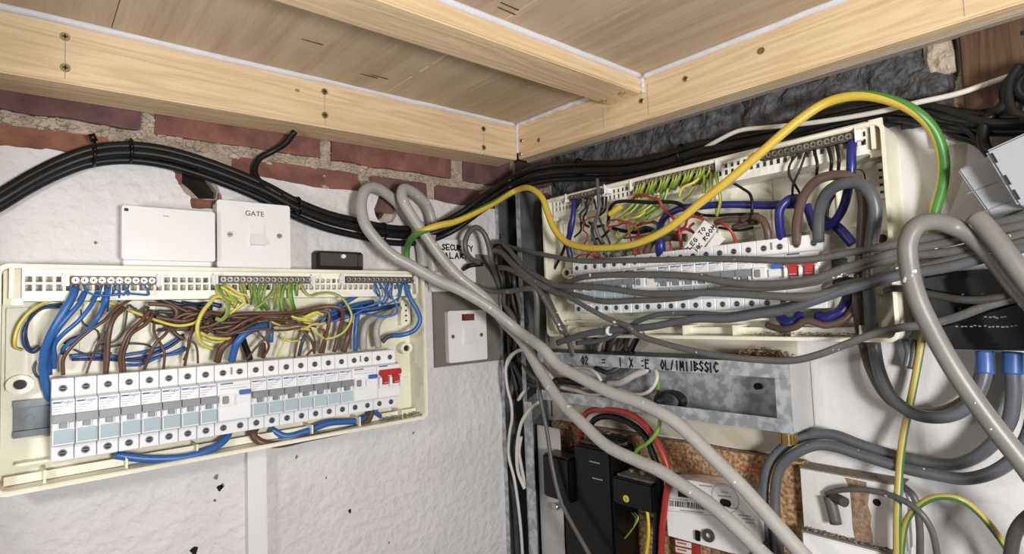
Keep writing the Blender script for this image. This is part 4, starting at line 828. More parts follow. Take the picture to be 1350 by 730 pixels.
run([('B', [(560, 195), (480, 205), (400, 245), (330, 300), (280, 350), (180, 420), (100, 490), (20, 590), (15, 700)], 22, BR, [.03, .045, .05, .05, .044]),
     ('B', [(400, 265), (350, 320), (320, 390), (305, 480), (300, 580), (290, 690)], 30, BR, [.04, .048, .046, .042]), ('B', [(420, 270), (340, 345), (300, 420), (285, 560), (282, 690)], 18, BR, [.036, .042, .044, .042]),
     ('B', [(575, 290), (520, 350), (440, 430), (400, 510), (380, 590), (390, 680)], 24, BR, [.045, .05, .048, .042]), ('B', [(590, 310), (550, 370), (450, 440), (425, 500), (400, 580), (408, 680)], 24, BR, [.042, .046, .046, .042]),
     ('B', [(720, 370), (670, 440), (610, 500), (570, 580), (535, 665)], 20, BR, [.042, .05, .048, .042]), ('B', [(600, 350), (600, 430), (640, 500), (665, 560), (660, 660)], 17, BR, [.036, .042, .046, .042]),
     ('B', [(870, 380), (830, 460), (815, 540), (795, 640)], 18, BR, [.046, .05, .046, .042]), ('B', [(860, 390), (825, 470), (860, 500), (875, 540), (880, 625)], 14, BR, [.044, .046, .046, .042]),
     ('C', [(370, 455), (300, 490), (250, 540), (225, 615)], 45, BR, [.036, .05, .048, .042]),
     ('C', [(465, 390), (500, 440), (550, 490), (555, 530), (520, 590)], 16, BR, [.05, .056, .05, .042]), ('C', [(565, 350), (562, 420), (530, 470), (470, 530), (415, 605)], 16, BR, [.056, .056, .052, .042]),
     ('C', [(760, 410), (740, 490), (720, 590)], 12, BR, [.045, .046, .042]), ('C', [(820, 400), (850, 470), (850, 520), (800, 575)], 15, BR, [.048, .054, .05, .042]), ('C', [(520, 500), (525, 540), (520, 590)], 30, BR, [.03, .034, .038]),
     ('D', [(215, 265), (205, 320), (185, 395)], 28, BR, [.04, .046, .042]), ('D', [(0, 300), (40, 350), (50, 400)], 14, BR, [.05, .05, .042]), ('D', [(90, 290), (100, 350), (90, 400)], 14, BR, [.044, .046, .042]),
     ('D', [(0, 210), (60, 195), (130, 187), (175, 200), (180, 240), (165, 300), (140, 395)], 20, BR, [.044, .058, .062, .05, .042]), ('D', [(0, 222), (70, 208), (115, 215), (115, 270), (100, 330), (75, 400)], 18, BR, [.04, .054, .056, .05, .042])],
    'brown_wire', 'L', 'brown live wire bending down into the breaker tops below GATE', group='brown wires entering the breakers below GATE')
run([('B', [(560, 245), (650, 250), (720, 265), (745, 300), (730, 340), (690, 350)], 26, BR, [.045, .05, .046]), ('B', [(500, 190), (600, 200), (700, 240), (800, 290), (880, 310), (973, 300)], 22, BR, [.034, .040, .044]),
     ('B', [(610, 330), (700, 345), (800, 355), (880, 330), (973, 310)], 22, BR, [.046, .05, .048]), ('B', [(540, 270), (580, 330), (700, 390), (740, 440), (790, 470)], 26, BR, [.034, .034, .034]), ('B', [(560, 260), (540, 300), (600, 360), (700, 370), (800, 400)], 24, BR, [.03, .03, .03]),
     ('B', [(730, 340), (800, 310), (900, 310), (973, 290)], 20, BR, [.05, .052, .05]),
     ('C', [(876, 272), (700, 298), (550, 306), (400, 310), (300, 325), (200, 380), (110, 400)], 22, BR, [.050, .056, .054, .048]), ('C', [(740, 330), (600, 320), (500, 325), (400, 360), (300, 420), (225, 432)], 18, BR, [.05, .058, .058, .05]),
     ('C', [(500, 345), (400, 400), (300, 440), (215, 442)], 18, BR, [.05, .06, .06, .05]), ('C', [(0, 345), (80, 312), (180, 305), (250, 318)], 20, BR, [.05, .054, .05]), ('C', [(220, 425), (350, 432), (480, 410), (640, 415), (760, 400)], 14, BR, [.056, .062, .056]),
     ('C', [(120, 400), (200, 370), (330, 365), (450, 350), (600, 345), (740, 360)], 22, BR, [.04, .046, .044]), ('C', [(130, 420), (240, 400), (380, 380), (520, 372), (660, 365)], 24, BR, [.036, .042, .04]), ('C', [(140, 350), (170, 400), (230, 440), (330, 450)], 22, BR, [.04, .042, .038]),
     ('C', [(300, 330), (420, 335), (560, 318), (700, 320), (830, 290)], 20, BR, [.042, .05, .046]), ('C', [(90, 330), (150, 300), (210, 300), (280, 318)], 20, BR, [.046, .05, .046]), ('C', [(560, 370), (660, 385), (760, 375), (860, 390)], 18, BR, [.04, .046, .044]),
     ('C', [(150, 440), (190, 400), (160, 360), (200, 330)], 20, BR, [.04, .046, .04]), ('C', [(640, 330), (760, 300), (876, 285)], 20, BR, [.04, .046, .05]), ('C', [(80, 372), (50, 450), (45, 520), (12, 605)], 16, BR, [.05, .054, .05, .042])],
    'brown_wire', 'L', 'brown live wire running lengthwise in the tangle below GATE', group='lengthwise brown wires below GATE')
rg = random.Random(11); rows = []
for k in range(16):
    x0 = rg.uniform(-260, 300); y0 = rg.uniform(290, 420); L_ = rg.uniform(260, 520); a = rg.uniform(-40, 40)
    rows.append(('C', [(x0, y0), (x0+L_*.3, y0+a+rg.uniform(-25, 25)), (x0+L_*.65, y0-a*.5+rg.uniform(-25, 25)), (x0+L_, y0+rg.uniform(-40, 30))], rg.choice((16, 20, 24)), rg.choice((BR, BR, 'brown_tail', 'slate')), [.028, .036, .036, .028]))
run(rows, 'brown_wire', 'L', 'dark brown wire buried deep in the tangle below GATE', group='buried brown wires below GATE')
wire('thick_blue_wire', 'C', [(570, 372), (480, 400), (400, 440), (350, 500), (330, 560), (318, 610)], 46, 'blue_pvc', [.038, .054, .058, .050, .044], 'L', 'thick blue wire arching into the middle double-width device below GATE', n=12)
wire('thick_black_wire', 'C', [(390, 470), (405, 520), (425, 565), (435, 605)], 40, 'black_pvc', [.03, .036, .04], 'L', 'short thick black wire behind the arching blue one', n=12)
wire('blue_wire', 'C', [(575, 400), (572, 440), (570, 490)], 30, 'blue_pvc', [.034, .036, .034], 'L', 'short blue wire seen through the brown tangle below GATE', n=10)
wire('slate_wire', 'C', [(810, 410), (775, 480), (750, 575)], 24, 'slate', [.046, .05, .042], 'L', 'thick slate wire dropping among thin browns towards the main switch', n=10)
run([('C', [(225, 118), (232, 170), (265, 210), (310, 235)], 22, 'gy', [.052, .058, .054]), ('C', [(330, 245), (290, 215), (220, 200), (170, 250), (125, 310), (100, 380), (100, 440), (125, 500), (195, 535)], 26, 'gy', [.05, .058, .064, .064, .054]),
     ('C', [(250, 135), (320, 180), (390, 215), (400, 235), (360, 270), (300, 312)], 20, 'gy', [.053, .06, .056]), ('C', [(285, 125), (370, 180), (410, 190), (430, 235)], 18, 'gy', [.053, .06, .05]), ('C', [(295, 250), (290, 310), (250, 350), (215, 338)], 26, 'gy', [.056, .062, .06]),
     ('C', [(270, 120), (300, 180), (350, 230), (330, 270)], 18, 'gy', [.052, .056, .05]), ('C', [(240, 150), (270, 190), (340, 220), (380, 245)], 18, 'gy', [.05, .054, .05])],
    'earth_wire', 'L', 'yellow earth wire bunched at the blank end of the middle terminal bar', group='bunched yellow earth wires below GATE')
run([('C', [(400, 112), (405, 150), (420, 240)], 15, 'gy', [.052, .056, .04]), ('C', [(435, 112), (450, 170), (440, 245)], 14, 'gy_green', [.052, .054, .04]), ('C', [(465, 112), (470, 190), (490, 250), (512, 278)], 17, 'gy_green', [.052, .056, .042]),
     ('C', [(510, 112), (495, 180), (510, 240), (545, 282)], 17, 'gy_green', [.052, .056, .042]), ('C', [(545, 112), (525, 190), (530, 240), (560, 278)], 17, 'gy', [.052, .056, .042]), ('C', [(597, 112), (590, 170), (540, 220), (455, 290)], 15, 'gy', [.053, .06, .06, .056]),
     ('C', [(600, 120), (600, 200), (590, 275)], 18, 'gy', [.052, .056, .042]), ('C', [(628, 112), (622, 200), (630, 285)], 17, 'gy', [.052, .056, .042]), ('C', [(665, 112), (645, 190), (650, 265), (668, 288)], 18, 'gy_green', [.052, .056, .042]),
     ('C', [(697, 112), (695, 180), (707, 250), (717, 280)], 34, 'gy_green', [.052, .058, .045]), ('C', [(740, 112), (738, 150), (735, 190)], 20, 'gy', [.052, .054, .048]), ('C', [(375, 112), (385, 160), (400, 210)], 14, 'gy', [.052, .056, .04])],
    'earth_wire', 'L', 'green-yellow earth wire dropping from the middle terminal bar below GATE', group='earth wires dropping from the middle terminal bar')
wire('earth_wire', 'D', [(-12, 75), (0, 108), (30, 138), (80, 128), (130, 126), (180, 150), (213, 200), (222, 240), (190, 300), (140, 330), (100, 338)], 12, 'gy', [.053, .060, .062, .06, .05], 'L', 'single yellow earth wire looping from the middle bar towards the main switch', n=8)
run([('C', [(120, 430), (180, 460), (260, 470), (312, 465)], 20, 'gy', [.05, .054, .05]), ('C', [(128, 460), (200, 490), (300, 480)], 18, 'gy', [.048, .05, .046]), ('C', [(640, 460), (700, 485), (770, 475)], 13, 'gy', [.044, .048, .044]),
     ('C', [(876, 300), (830, 330), (760, 340), (700, 325)], 15, 'gy', [.05, .056, .052]), ('C', [(740, 345), (800, 350), (835, 355)], 18, 'gy', [.05, .054, .05]), ('C', [(620, 425), (665, 430), (650, 490), (610, 585)], 11, 'gy', [.046, .05, .042]),
     ('C', [(700, 395), (780, 405), (830, 380), (876, 370)], 14, 'gy', [.046, .05, .048]), ('C', [(480, 360), (540, 350), (600, 372), (660, 395)], 13, 'gy', [.044, .046, .042]), ('B', [(0, 215), (300, 235), (450, 290), (600, 345), (750, 385), (850, 370), (890, 345)], 20, 'gy', [.026, .03, .05, .056]),
     ('D', [(0, 240), (60, 215), (90, 225)], 16, 'gy', [.05, .052, .05]), ('D', [(0, 290), (50, 300), (100, 335), (150, 325)], 9, 'gy', [.048, .05, .046]), ('D', [(0, 262), (70, 270), (120, 255)], 12, 'gy', [.044, .046, .044])],
    'earth_wire', 'L', 'green-yellow wire woven lengthwise through the brown tangle below GATE', group='green-yellow wires in the brown tangle')
wire('blue_neutral_tail', 'D', [(468, 80), (490, 150), (522, 205), (535, 250), (510, 295), (450, 318), (410, 320)], 22, 'blue_pvc', [.053, .062, .066, .06, .045], 'L', 'thick blue wire bowing out near the red main switch below GATE', n=12)
wire('dark_end_wire', 'D', [(412, 320), (385, 328), (360, 350)], 22, 'slate', [.045, .04, .036], 'L', 'short dark stub joined to the bowing blue wire', n=10)
run([('D', [(275, 385), (277, 310), (292, 262), (335, 235), (440, 205)], 32, 'light_grey_pvc', [.042, .046, .04, .02]), ('D', [(345, 375), (335, 300), (350, 250), (385, 222), (440, 195)], 30, 'light_grey_pvc', [.042, .046, .04, .022])],
    'grey_wire', 'L', 'light grey sheathed wire curving into the device beside the main switch', group='light grey wires beside the main switch', n=12)
wire('blue_wire', 'D', [(238, 390), (240, 300), (250, 220), (268, 185)], 22, 'blue_pvc', [.042, .046, .044, .035], 'L', 'upright blue wire beside the light grey pair below GATE', n=10)
run([('D', [(325, 70), (350, 130), (345, 170), (290, 190), (210, 200)], 8, 'blue_pvc', [.053, .062, .056, .045]), ('D', [(345, 70), (375, 130), (360, 165), (300, 185), (230, 215)], 8, 'blue_pvc', [.053, .064, .058, .045]), ('D', [(370, 70), (390, 140), (350, 190), (270, 205), (200, 240), (100, 260)], 9, 'blue_pvc', [.053, .062, .056, .045]),
     ('D', [(410, 70), (405, 140), (430, 190), (425, 220), (370, 235), (280, 220), (180, 230)], 9, 'blue_pvc', [.053, .06, .06, .05, .045]), ('D', [(430, 70), (445, 130), (400, 170), (330, 172)], 9, 'blue_pvc', [.053, .06, .05]), ('D', [(455, 72), (445, 130), (430, 165)], 9, 'blue_pvc', [.053, .056, .05]),
     ('D', [(335, 72), (330, 110), (355, 150)], 8, 'blue_pvc', [.053, .058, .05]), ('D', [(395, 72), (385, 120), (400, 150)], 8, 'blue_pvc', [.053, .058, .05])],
    'blue_wire', 'L', 'thin blue wire curling from the terminal bar near the main switch below GATE', group='thin blue wires at the last terminal bar')
run([('D', [(330, 115), (260, 130), (190, 170), (130, 200)], 22, 'blue_pvc', [.03, .036, .034]), ('D', [(320, 165), (250, 180), (180, 205), (60, 270)], 18, 'blue_pvc', [.03, .034, .036]), ('D', [(340, 180), (270, 190), (200, 215), (120, 250)], 16, 'navy_pvc', [.034, .038, .04]),
     ('D', [(440, 180), (330, 200), (230, 215), (150, 235)], 20, 'dark_blue', [.02, .024, .03]), ('D', [(160, 190), (110, 230), (70, 275)], 14, 'blue_pvc', [.04, .044, .04])],
    'blue_wire', 'L', 'blue wire trailing from the last terminal bar into the brown tangle', group='trailing blue wires below GATE', n=10)
wire('brown_tail', 'O', [(548, 225), (540, 262), (515, 287), (440, 310), (330, 332), (230, 353), (165, 345), (140, 318), (150, 295)], 24, 'brown_pvc', [.03, .036, .046, .046, .036], 'L', 'brown tail looping under the breakers below GATE', n=12)
wire('blue_tail', 'O', [(540, 255), (500, 272), (400, 280), (320, 310), (250, 325), (200, 300)], 22, 'blue_pvc', [.028, .036, .036, .028], 'L', 'blue tail tucked above the brown one under the breakers below GATE', n=12)
wire('blue_tail', 'X', [(920, 360), (900, 395), (850, 430), (750, 462), (600, 470), (460, 455)], 30, 'blue_pvc', [.032, .04, .046, .044, .04], 'L', 'blue tail looping under the run of eight breakers below GATE', n=12)
wire('blue_stub', 'D', [(340, 640), (330, 665), (350, 690)], 24, 'blue_pvc', [.034, .036, .03], 'L', 'short blue tail under the red main switch below GATE', n=12)
# ------------------------------------------------------------------ wires in the unit under the dark stones
run([('E', [(300, 225), (290, 330), (275, 430), (255, 520), (275, 640)], 40, 'navy_pvc', [.048, .054, .05, .042]), ('E', [(160, 700), (215, 590), (255, 480), (265, 400), (300, 300), (345, 225)], 22, 'black_pvc', [.03, .045, .05, .048])],
    'dark_wire', 'R', 'dark neutral wire at the terminal bar nearest the corner trunking', group='dark neutrals near the trunking', n=10)
run([('E', [(390, 212), (370, 290), (340, 320), (350, 380), (400, 412)], 16, 'black_pvc', [.048, .056, .05]), ('E', [(412, 212), (380, 310), (360, 350), (375, 400)], 15, 'black_pvc', [.048, .052, .045]), ('E', [(490, 205), (490, 280), (450, 340)], 16, 'black_pvc', [.048, .052, .045]), ('E', [(518, 205), (510, 290), (470, 335)], 16, 'black_pvc', [.048, .05, .04]),
     ('E', [(340, 380), (345, 430), (300, 480)], 14, 'black_pvc', [.04, .04, .03])],
    'black_wire', 'R', 'thin black wire dropping from the terminal bar nearest the trunking', group='thin black wires near the trunking')
wire('sleeved_wire', 'E', [(455, 80), (461, 160), (466, 300), (440, 380), (455, 450), (500, 530)], 24, 'grey_tail', [.056, .058, .056, .045], 'R', 'grey sleeved wire standing up past the rim of the unit under dark stones', n=10)
wire('blue_wire', 'E', [(435, 220), (447, 290)], 14, 'navy_pvc', [.048, .05], 'R', 'tiny blue wire beside the grey sleeved one')
wire('black_tail', 'E', [(530, 390), (540, 300), (570, 250), (640, 235), (720, 238), (834, 245), (930, 240), (1010, 250), (1070, 285), (1180, 340)], 26, 'black_pvc', [.036, .056, .058, .058, .045], 'R', 'black tail arching over the green earth wires', n=12)
sl = wire('yellow_sleeve', 'E', [(540, 325), (580, 297), (622, 268)], 40, 'yellow_pvc', [.058, .059, .058], 'R', 'short yellow sleeve lying on the green earth wires', n=12)
run([('E', [(700, 220), (730, 198), (770, 195), (834, 212), (880, 228), (905, 275), (980, 355), (1020, 420), (1035, 550)], 20, 'red_pvc', [.05, .062, .062, .056, .05]), ('E', [(360, 440), (365, 380), (400, 348), (445, 340)], 11, 'red_pvc', [.05, .056, .05]), ('E', [(545, 440), (525, 395), (560, 362), (640, 375), (700, 395), (738, 440), (742, 510), (735, 620)], 14, 'red_pvc', [.05, .062, .06, .05, .042]),
     ('E', [(540, 412), (600, 400), (650, 388), (680, 470), (692, 530)], 13, 'red_pvc', [.05, .058, .05]), ('E', [(360, 430), (392, 480), (360, 535), (330, 560)], 11, 'red_pvc', [.05, .054, .05]), ('E', [(360, 560), (400, 595), (445, 625)], 11, 'red_pvc', [.046, .05, .042]), ('E', [(395, 560), (425, 590), (455, 625)], 11, 'red_pvc', [.046, .05, .042]), ('E', [(455, 560), (462, 600), (465, 630)], 11, 'red_pvc', [.046, .05, .042]),
     ('E', [(640, 490), (720, 480), (800, 470), (834, 480)], 13, 'red_pvc', [.045, .05, .045]), ('E', [(730, 400), (790, 385), (834, 375)], 20, 'red_pvc', [.045, .05, .045]), ('E', [(700, 550), (710, 590), (730, 625)], 13, 'red_pvc', [.046, .05, .042]), ('E', [(310, 625), (340, 605), (400, 600)], 10, 'red_pvc', [.04, .044, .04]),
     ('F', [(470, 470), (400, 445), (350, 455), (330, 510), (300, 535)], 20, 'red_pvc', [.05, .056, .05]), ('F', [(385, 550), (330, 530), (280, 550), (215, 550)], 20, 'red_pvc', [.05, .054, .05]), ('F', [(230, 630), (236, 690)], 18, 'red_pvc', [.045, .042]), ('F', [(535, 490), (600, 500), (650, 550), (685, 640)], 22, 'red_pvc', [.045, .054, .05, .042]),
     ('F', [(285, 500), (290, 570), (305, 680)], 16, 'red_pvc', [.056, .056, .042]), ('F', [(20, 480), (100, 480), (160, 500)], 22, 'red_pvc', [.04, .044, .04]), ('F', [(390, 490), (360, 520), (390, 560)], 18, 'red_pvc', [.05, .054, .05]), ('F', [(0, 560), (10, 640), (15, 700)], 16, 'red_pvc', [.05, .05, .042])],
    'red_wire', 'R', 'red live wire in the tangle of the unit under the dark stones', group='red wires under the dark stones')
G = 'gy_green'
rows = []
for k in range(19):   # earths dropping from the long middle bar
    x = 8+k*27.5; y = 232-k*6.6
    rows.append(('F', [(x-4, y-22), (x-8-k % 3*6, y+20), (x-22-(k*7) % 20, y+62), (x-55+(k*11) % 30, y+105+(k*13) % 25)], 16+(k % 3)*3, G if k % 2 else 'gy', [.046, .054, .05, .035]))
rows += [('F', [(440, 165), (390, 210), (310, 250), (290, 310)], 20, 'gy', [.047, .058, .06, .056]), ('F', [(392, 240), (350, 300), (318, 332)], 18, 'gy', [.054, .058, .054]), ('F', [(460, 140), (465, 200), (458, 280)], 26, G, [.047, .052, .046]), ('F', [(508, 140), (508, 220), (500, 335)], 22, G, [.047, .054, .046]),
         ('F', [(540, 140), (560, 250), (572, 330), (548, 440)], 24, G, [.047, .054, .052, .04])]
run(rows, 'earth_wire', 'R', 'green-yellow earth wire dropping from the long terminal bar under the dark stones', group='earth wires at the long terminal bar')
run([('E', [(745, 175), (700, 260), (620, 330), (560, 372)], 18, G, [.04, .052, .052]), ('E', [(834, 255), (760, 310), (690, 350), (600, 365)], 18, 'gy', [.046, .054, .05]), ('E', [(800, 290), (740, 340), (640, 352)], 18, G, [.046, .058, .05]), ('E', [(780, 200), (700, 300), (640, 340)], 16, 'gy', [.04, .048, .045]),
     ('E', [(600, 500), (650, 470), (720, 400), (740, 370)], 18, 'green_pvc', [.04, .046, .045]), ('E', [(834, 300), (790, 360), (700, 395)], 16, G, [.04, .046, .042]), ('F', [(0, 470), (80, 472), (150, 440), (192, 408)], 18, 'gy', [.05, .056, .05]), ('F', [(0, 405), (50, 370), (90, 330)], 16, 'gy', [.046, .052, .046]),
     ('F', [(0, 440), (90, 400), (130, 370)], 20, G, [.046, .05, .046]), ('F', [(60, 440), (130, 400), (180, 340), (210, 250)], 20, G, [.045, .05, .05]), ('F', [(40, 420), (100, 360), (150, 300)], 16, 'gy', [.044, .046, .046]), ('F', [(90, 560), (150, 520), (130, 490)], 18, 'green_pvc', [.04, .04, .04]), ('E', [(600, 440), (590, 470), (620, 500)], 14, G, [.045, .05, .045]), ('E', [(560, 560), (590, 520), (640, 470)], 14, 'green_pvc', [.045, .05, .045])],
    'earth_wire', 'R', 'green-yellow wire lying slanted under the black tail', group='slanted earth wires under the dark stones')
run([('E', [(430, 380), (420, 440), (440, 520), (470, 620)], 22, 'slate', [.04, .045, .04]), ('E', [(470, 350), (500, 430), (540, 520), (560, 620)], 16, 'slate', [.03, .035, .03]), ('E', [(500, 600), (560, 540), (620, 560), (660, 620)], 22, 'slate', [.03, .036, .03]), ('E', [(520, 620), (500, 560), (470, 500)], 20, 'grey_tail', [.03, .034, .03]), ('E', [(560, 420), (640, 440), (740, 450), (834, 430)], 26, 'black_pvc', [.03, .032, .03]), ('E', [(420, 500), (490, 480), (540, 430)], 18, 'black_pvc', [.034, .036, .034]),
     ('E', [(630, 620), (650, 580), (700, 560)], 20, 'slate', [.03, .034, .03]), ('E', [(400, 380), (440, 410), (500, 400)], 20, 'black_pvc', [.03, .032, .03]), ('F', [(0, 540), (60, 520), (120, 540)], 26, 'slate', [.03, .03, .03]), ('F', [(420, 430), (520, 440), (650, 430), (834, 428)], 20, 'black_pvc', [.026, .028, .026]), ('F', [(560, 520), (700, 540), (800, 520)], 18, 'black_pvc', [.02, .024, .02]),
     ('E', [(380, 620), (430, 570), (480, 560), (520, 610)], 12, 'slate', [.04, .044, .04]), ('E', [(540, 610), (600, 580), (640, 610)], 12, 'slate', [.04, .044, .04])],
    'dark_wire', 'R', 'black or slate wire deep in the tangle under the dark stones', group='dark wires under the dark stones')
run([('G', [(330, 190), (280, 260), (275, 320), (310, 380), (342, 435)], 15, 'black_pvc', [.047, .052, .05, .04]), ('G', [(378, 185), (340, 290), (300, 380), (295, 455)], 15, 'black_pvc', [.047, .05, .045]), ('G', [(425, 172), (445, 260), (440, 325)], 18, 'black_pvc', [.047, .052, .046]), ('G', [(508, 150), (530, 240), (525, 300)], 20, 'black_pvc', [.047, .05, .044]), ('G', [(560, 140), (575, 230), (570, 305)], 20, 'black_pvc', [.047, .05, .044]),
     ('F', [(630, 200), (720, 250), (780, 300), (790, 400), (770, 490)], 20, 'black_pvc', [.02, .045, .05, .04]), ('G', [(545, 440), (510, 510), (500, 580)], 22, 'black_pvc', [.03, .03, .03]), ('G', [(680, 288), (720, 300), (735, 355)], 8, 'black_pvc', [.02, .026, .02])],
    'black_wire', 'R', 'black wire hanging from the terminal bar above the brown and grey loops', group='black wires above the thick loops')
run([('F', [(834, 365), (700, 362), (540, 365), (430, 375), (320, 385), (250, 410), (190, 450), (160, 510), (150, 560)], 48, 'navy_pvc', [.036, .044, .05, .056, .05]), ('G', [(-10, 500), (80, 503), (160, 505), (240, 500), (330, 500)], 50, 'navy_pvc', [.036, .036, .036])],
    'blue_tail', 'R', 'thick royal blue tail running level across the unit under dark stones', group='level royal blue tail', n=12)
for row, lb_ in zip([('G', [(655, 120), (650, 200), (648, 290), (632, 400), (600, 520), (550, 600), (490, 640)], 52, 'navy_pvc', [.046, .052, .045, .036, .03]), ('G', [(340, 460), (270, 472), (222, 525), (218, 620), (232, 715)], 52, 'navy_pvc', [.03, .05, .054, .05, .042]), ('G', [(380, 500), (400, 560), (430, 640), (470, 700)], 50, 'navy_pvc', [.026, .026, .026]), ('G', [(480, 590), (560, 630), (610, 680), (660, 740)], 58, 'navy_pvc', [.02, .022, .02])],
                    ['royal blue tail dropping from the terminal bar behind the grey loop', 'royal blue tail hooking down into the device beside the main switch', 'royal blue tail slanting between the brown and grey loops', 'royal blue tail slanting down behind the main switch towards the brown loop']):
    run([row], 'blue_tail', 'R', lb_, group='royal blue tails at the main switch', n=12)
run([('I', [(360, 400), (400, 425), (440, 420), (470, 385)], 55, 'navy_pvc', [.03, .04, .03]), ('I', [(560, 395), (620, 400), (690, 360), (725, 290), (730, 200)], 62, 'navy_pvc', [.036, .042, .036, .02]), ('F', [(160, 600), (160, 650), (162, 720)], 70, 'navy_pvc', [.045, .046, .04])],
    'blue_tail', 'R', 'thick royal blue stub at the foot of the unit under dark stones', group='royal blue stubs', n=12)
run([('F', [(834, 450), (700, 462), (600, 470), (540, 490)], 44, 'brown_tail', [.03, .034, .03]), ('F', [(340, 590), (200, 590), (100, 620), (60, 700)], 54, 'brown_tail', [.03, .04, .04]), ('G', [(-10, 590), (60, 570), (120, 600), (145, 660), (152, 725)], 44, 'brown_tail', [.034, .044, .046, .042]), ('F', [(834, 480), (740, 490), (660, 520)], 40, 'brown_tail', [.024, .026, .024])],
    'brown_tail', 'R', 'brown tail lying low behind the red wires under the stones', group='low brown tails', n=12)
wire('brown_tail', 'px', [(1050, 322), (1051, 290), (1061, 256), (1077, 238), (1098, 231), (1120, 233), (1133, 245), (1138, 265), (1137, 300), (1134, 350), (1131, 400), (1137, 450, .012, 'R'), (1150, 492, .022, 'R'), (1172, 526, .026, 'R'), (1205, 543, .024, 'R'), (1245, 541, .022, 'R'), (1278, 522, .02, 'R'), (1292, 496, .018, 'R'), (1296, 464, .015, 'R')], 13, 'brown_tail', [.046, .066, .07, .062, .05, .04, .03, .02], 'R', 'thick brown tail looping out of the main switch and down the wall', n=14)
gt1 = wire('grey_tail', 'px', [(1079, 318), (1080, 280), (1090, 255), (1108, 243), (1130, 241), (1147, 254), (1154, 275), (1151, 305), (1146, 345), (1148, 400), (1152, 450, .028, 'R'), (1160, 492, .034, 'R'), (1178, 526, .036, 'R'), (1205, 545, .036, 'R'), (1236, 550, .034, 'R'), (1265, 543, .032, 'R'), (1288, 520, .03, 'R'), (1299, 486, .028, 'R'), (1298, 463, .026, 'R')], 16, 'grey_tail', [.046, .072, .078, .07, .056, .048, .04, .034], 'R', 'thick slate grey tail looping out of the main switch beside the brown one', n=14)
tube('sleeve', [P3('R', 1298, 463, .026), P3('R', 1299, 478, .0275), P3('R', 1299, 492, .0285)], .0068, 'blue_tape', parent=gt1, n=14)
wire('brown_tail', 'I', [(290, 440), (360, 460), (440, 450), (500, 415), (600, 440), (700, 410), (760, 330), (775, 200)], 38, 'brown_tail', [.03, .044, .046, .044, .03], 'R', 'brown tail snaking along the foot of the unit beside blue stubs', n=12)
# handwritten tags tied to the red wires
def tagcard(pts, d, label, words):
    q = [uz('R', CROP['F'][0]+x/CROP['F'][2], CROP['F'][1]+y/CROP['F'][2], d) for x, y in pts]
    o = MB().prism(q, d-.0004, d).build('paper_tag', 'paper', None, 'R'); tag(o, label, 'tag')
    a, b = Vector(q[3]), Vector(q[0]); dx = (b-a).normalized(); dy = Vector((-dx.y, dx.x))
    for i, (wd, off, st) in enumerate(words):
        base = a+dx*st+dy*off; scrawl(MB(), wd, lambda s, t_, e: ((base+dx*s+dy*t_).x, d+e, (base+dx*s+dy*t_).y), .0038, .0052, .0016, .0010).build('handwriting', 'ink_black', o, 'R', weld=False)
tagcard([(462, 470), (548, 532), (455, 655), (320, 660)], .068, 'white paper tag with handwriting among the red wires', [('LEG TO', -.0085, .004), ('HK ROOM', -.0175, .008)])
tagcard([(545, 555), (606, 597), (565, 640), (470, 660)], .0665, 'blank white paper tag tucked beneath the handwritten one', [])
# ------------------------------------------------------------------ cables outside the units
LG = 'light_grey_pvc'
wire('grey_cable', 'px', [(558, 352, .026, 'L'), (554, 323, .024, 'L'), (544, 298, .022, 'L'), (528, 273, .024, 'L'), (510, 256, .030, 'L'), (492, 247, .040, 'L'), (480, 253, .048, 'L'), (476, 273, .055, 'L'), (481, 295, .060, 'L'), (496, 316, .064, 'L'), (517, 336, .070, 'L'), (542, 350, .078, 'L'), (574, 368, .088, 'L'), (610, 384, .10, 'L'), (645, 405, .115, 'L'), (681, 434, .125, 'R'), (715, 459, .122, 'R'), (736, 481, .118, 'R'), (770, 500, .114, 'R'), (809, 519, .11, 'R'), (847, 532, .108, 'R'), (890, 556, .104, 'R'), (937, 600, .10, 'R'), (975, 638, .098, 'R'), (1013, 680, .096, 'R'), (1044, 715, .095, 'R'), (1085, 762, .094, 'R')], 15.5, LG, [0, 0], 'L', 'thick light grey cable whose wide loop rounds a hole in the plaster', 'cable', ext='down', n=16, sub=7)
wire('grey_cable', 'px', [(572, 360, .030, 'L'), (567, 328, .030, 'L'), (570, 298, .030, 'L'), (563, 272, .032, 'L'), (548, 256, .038, 'L'), (532, 249, .046, 'L'), (530, 260, .052, 'L'), (545, 288, .058, 'L'), (563, 313, .064, 'L'), (581, 338, .070, 'L'), (602, 362, .080, 'L'), (624, 380, .090, 'L'), (645, 398, .10, 'L'), (664, 424, .105, 'R'), (690, 452, .104, 'R'), (713, 491, .104, 'R'), (740, 530, .105, 'R'), (767, 557, .105, 'R'), (801, 588, .104, 'R'), (840, 607, .10, 'R'), (869, 620, .098, 'R'), (891, 634, .096, 'R'), (937, 665, .094, 'R'), (975, 699, .092, 'R'), (1002, 726, .09, 'R'), (1045, 768, .088, 'R')], 15, LG, [0, 0], 'L', 'thick light grey cable with the narrower loop beside the fused switch', 'cable', ext='down', n=16, sub=7)
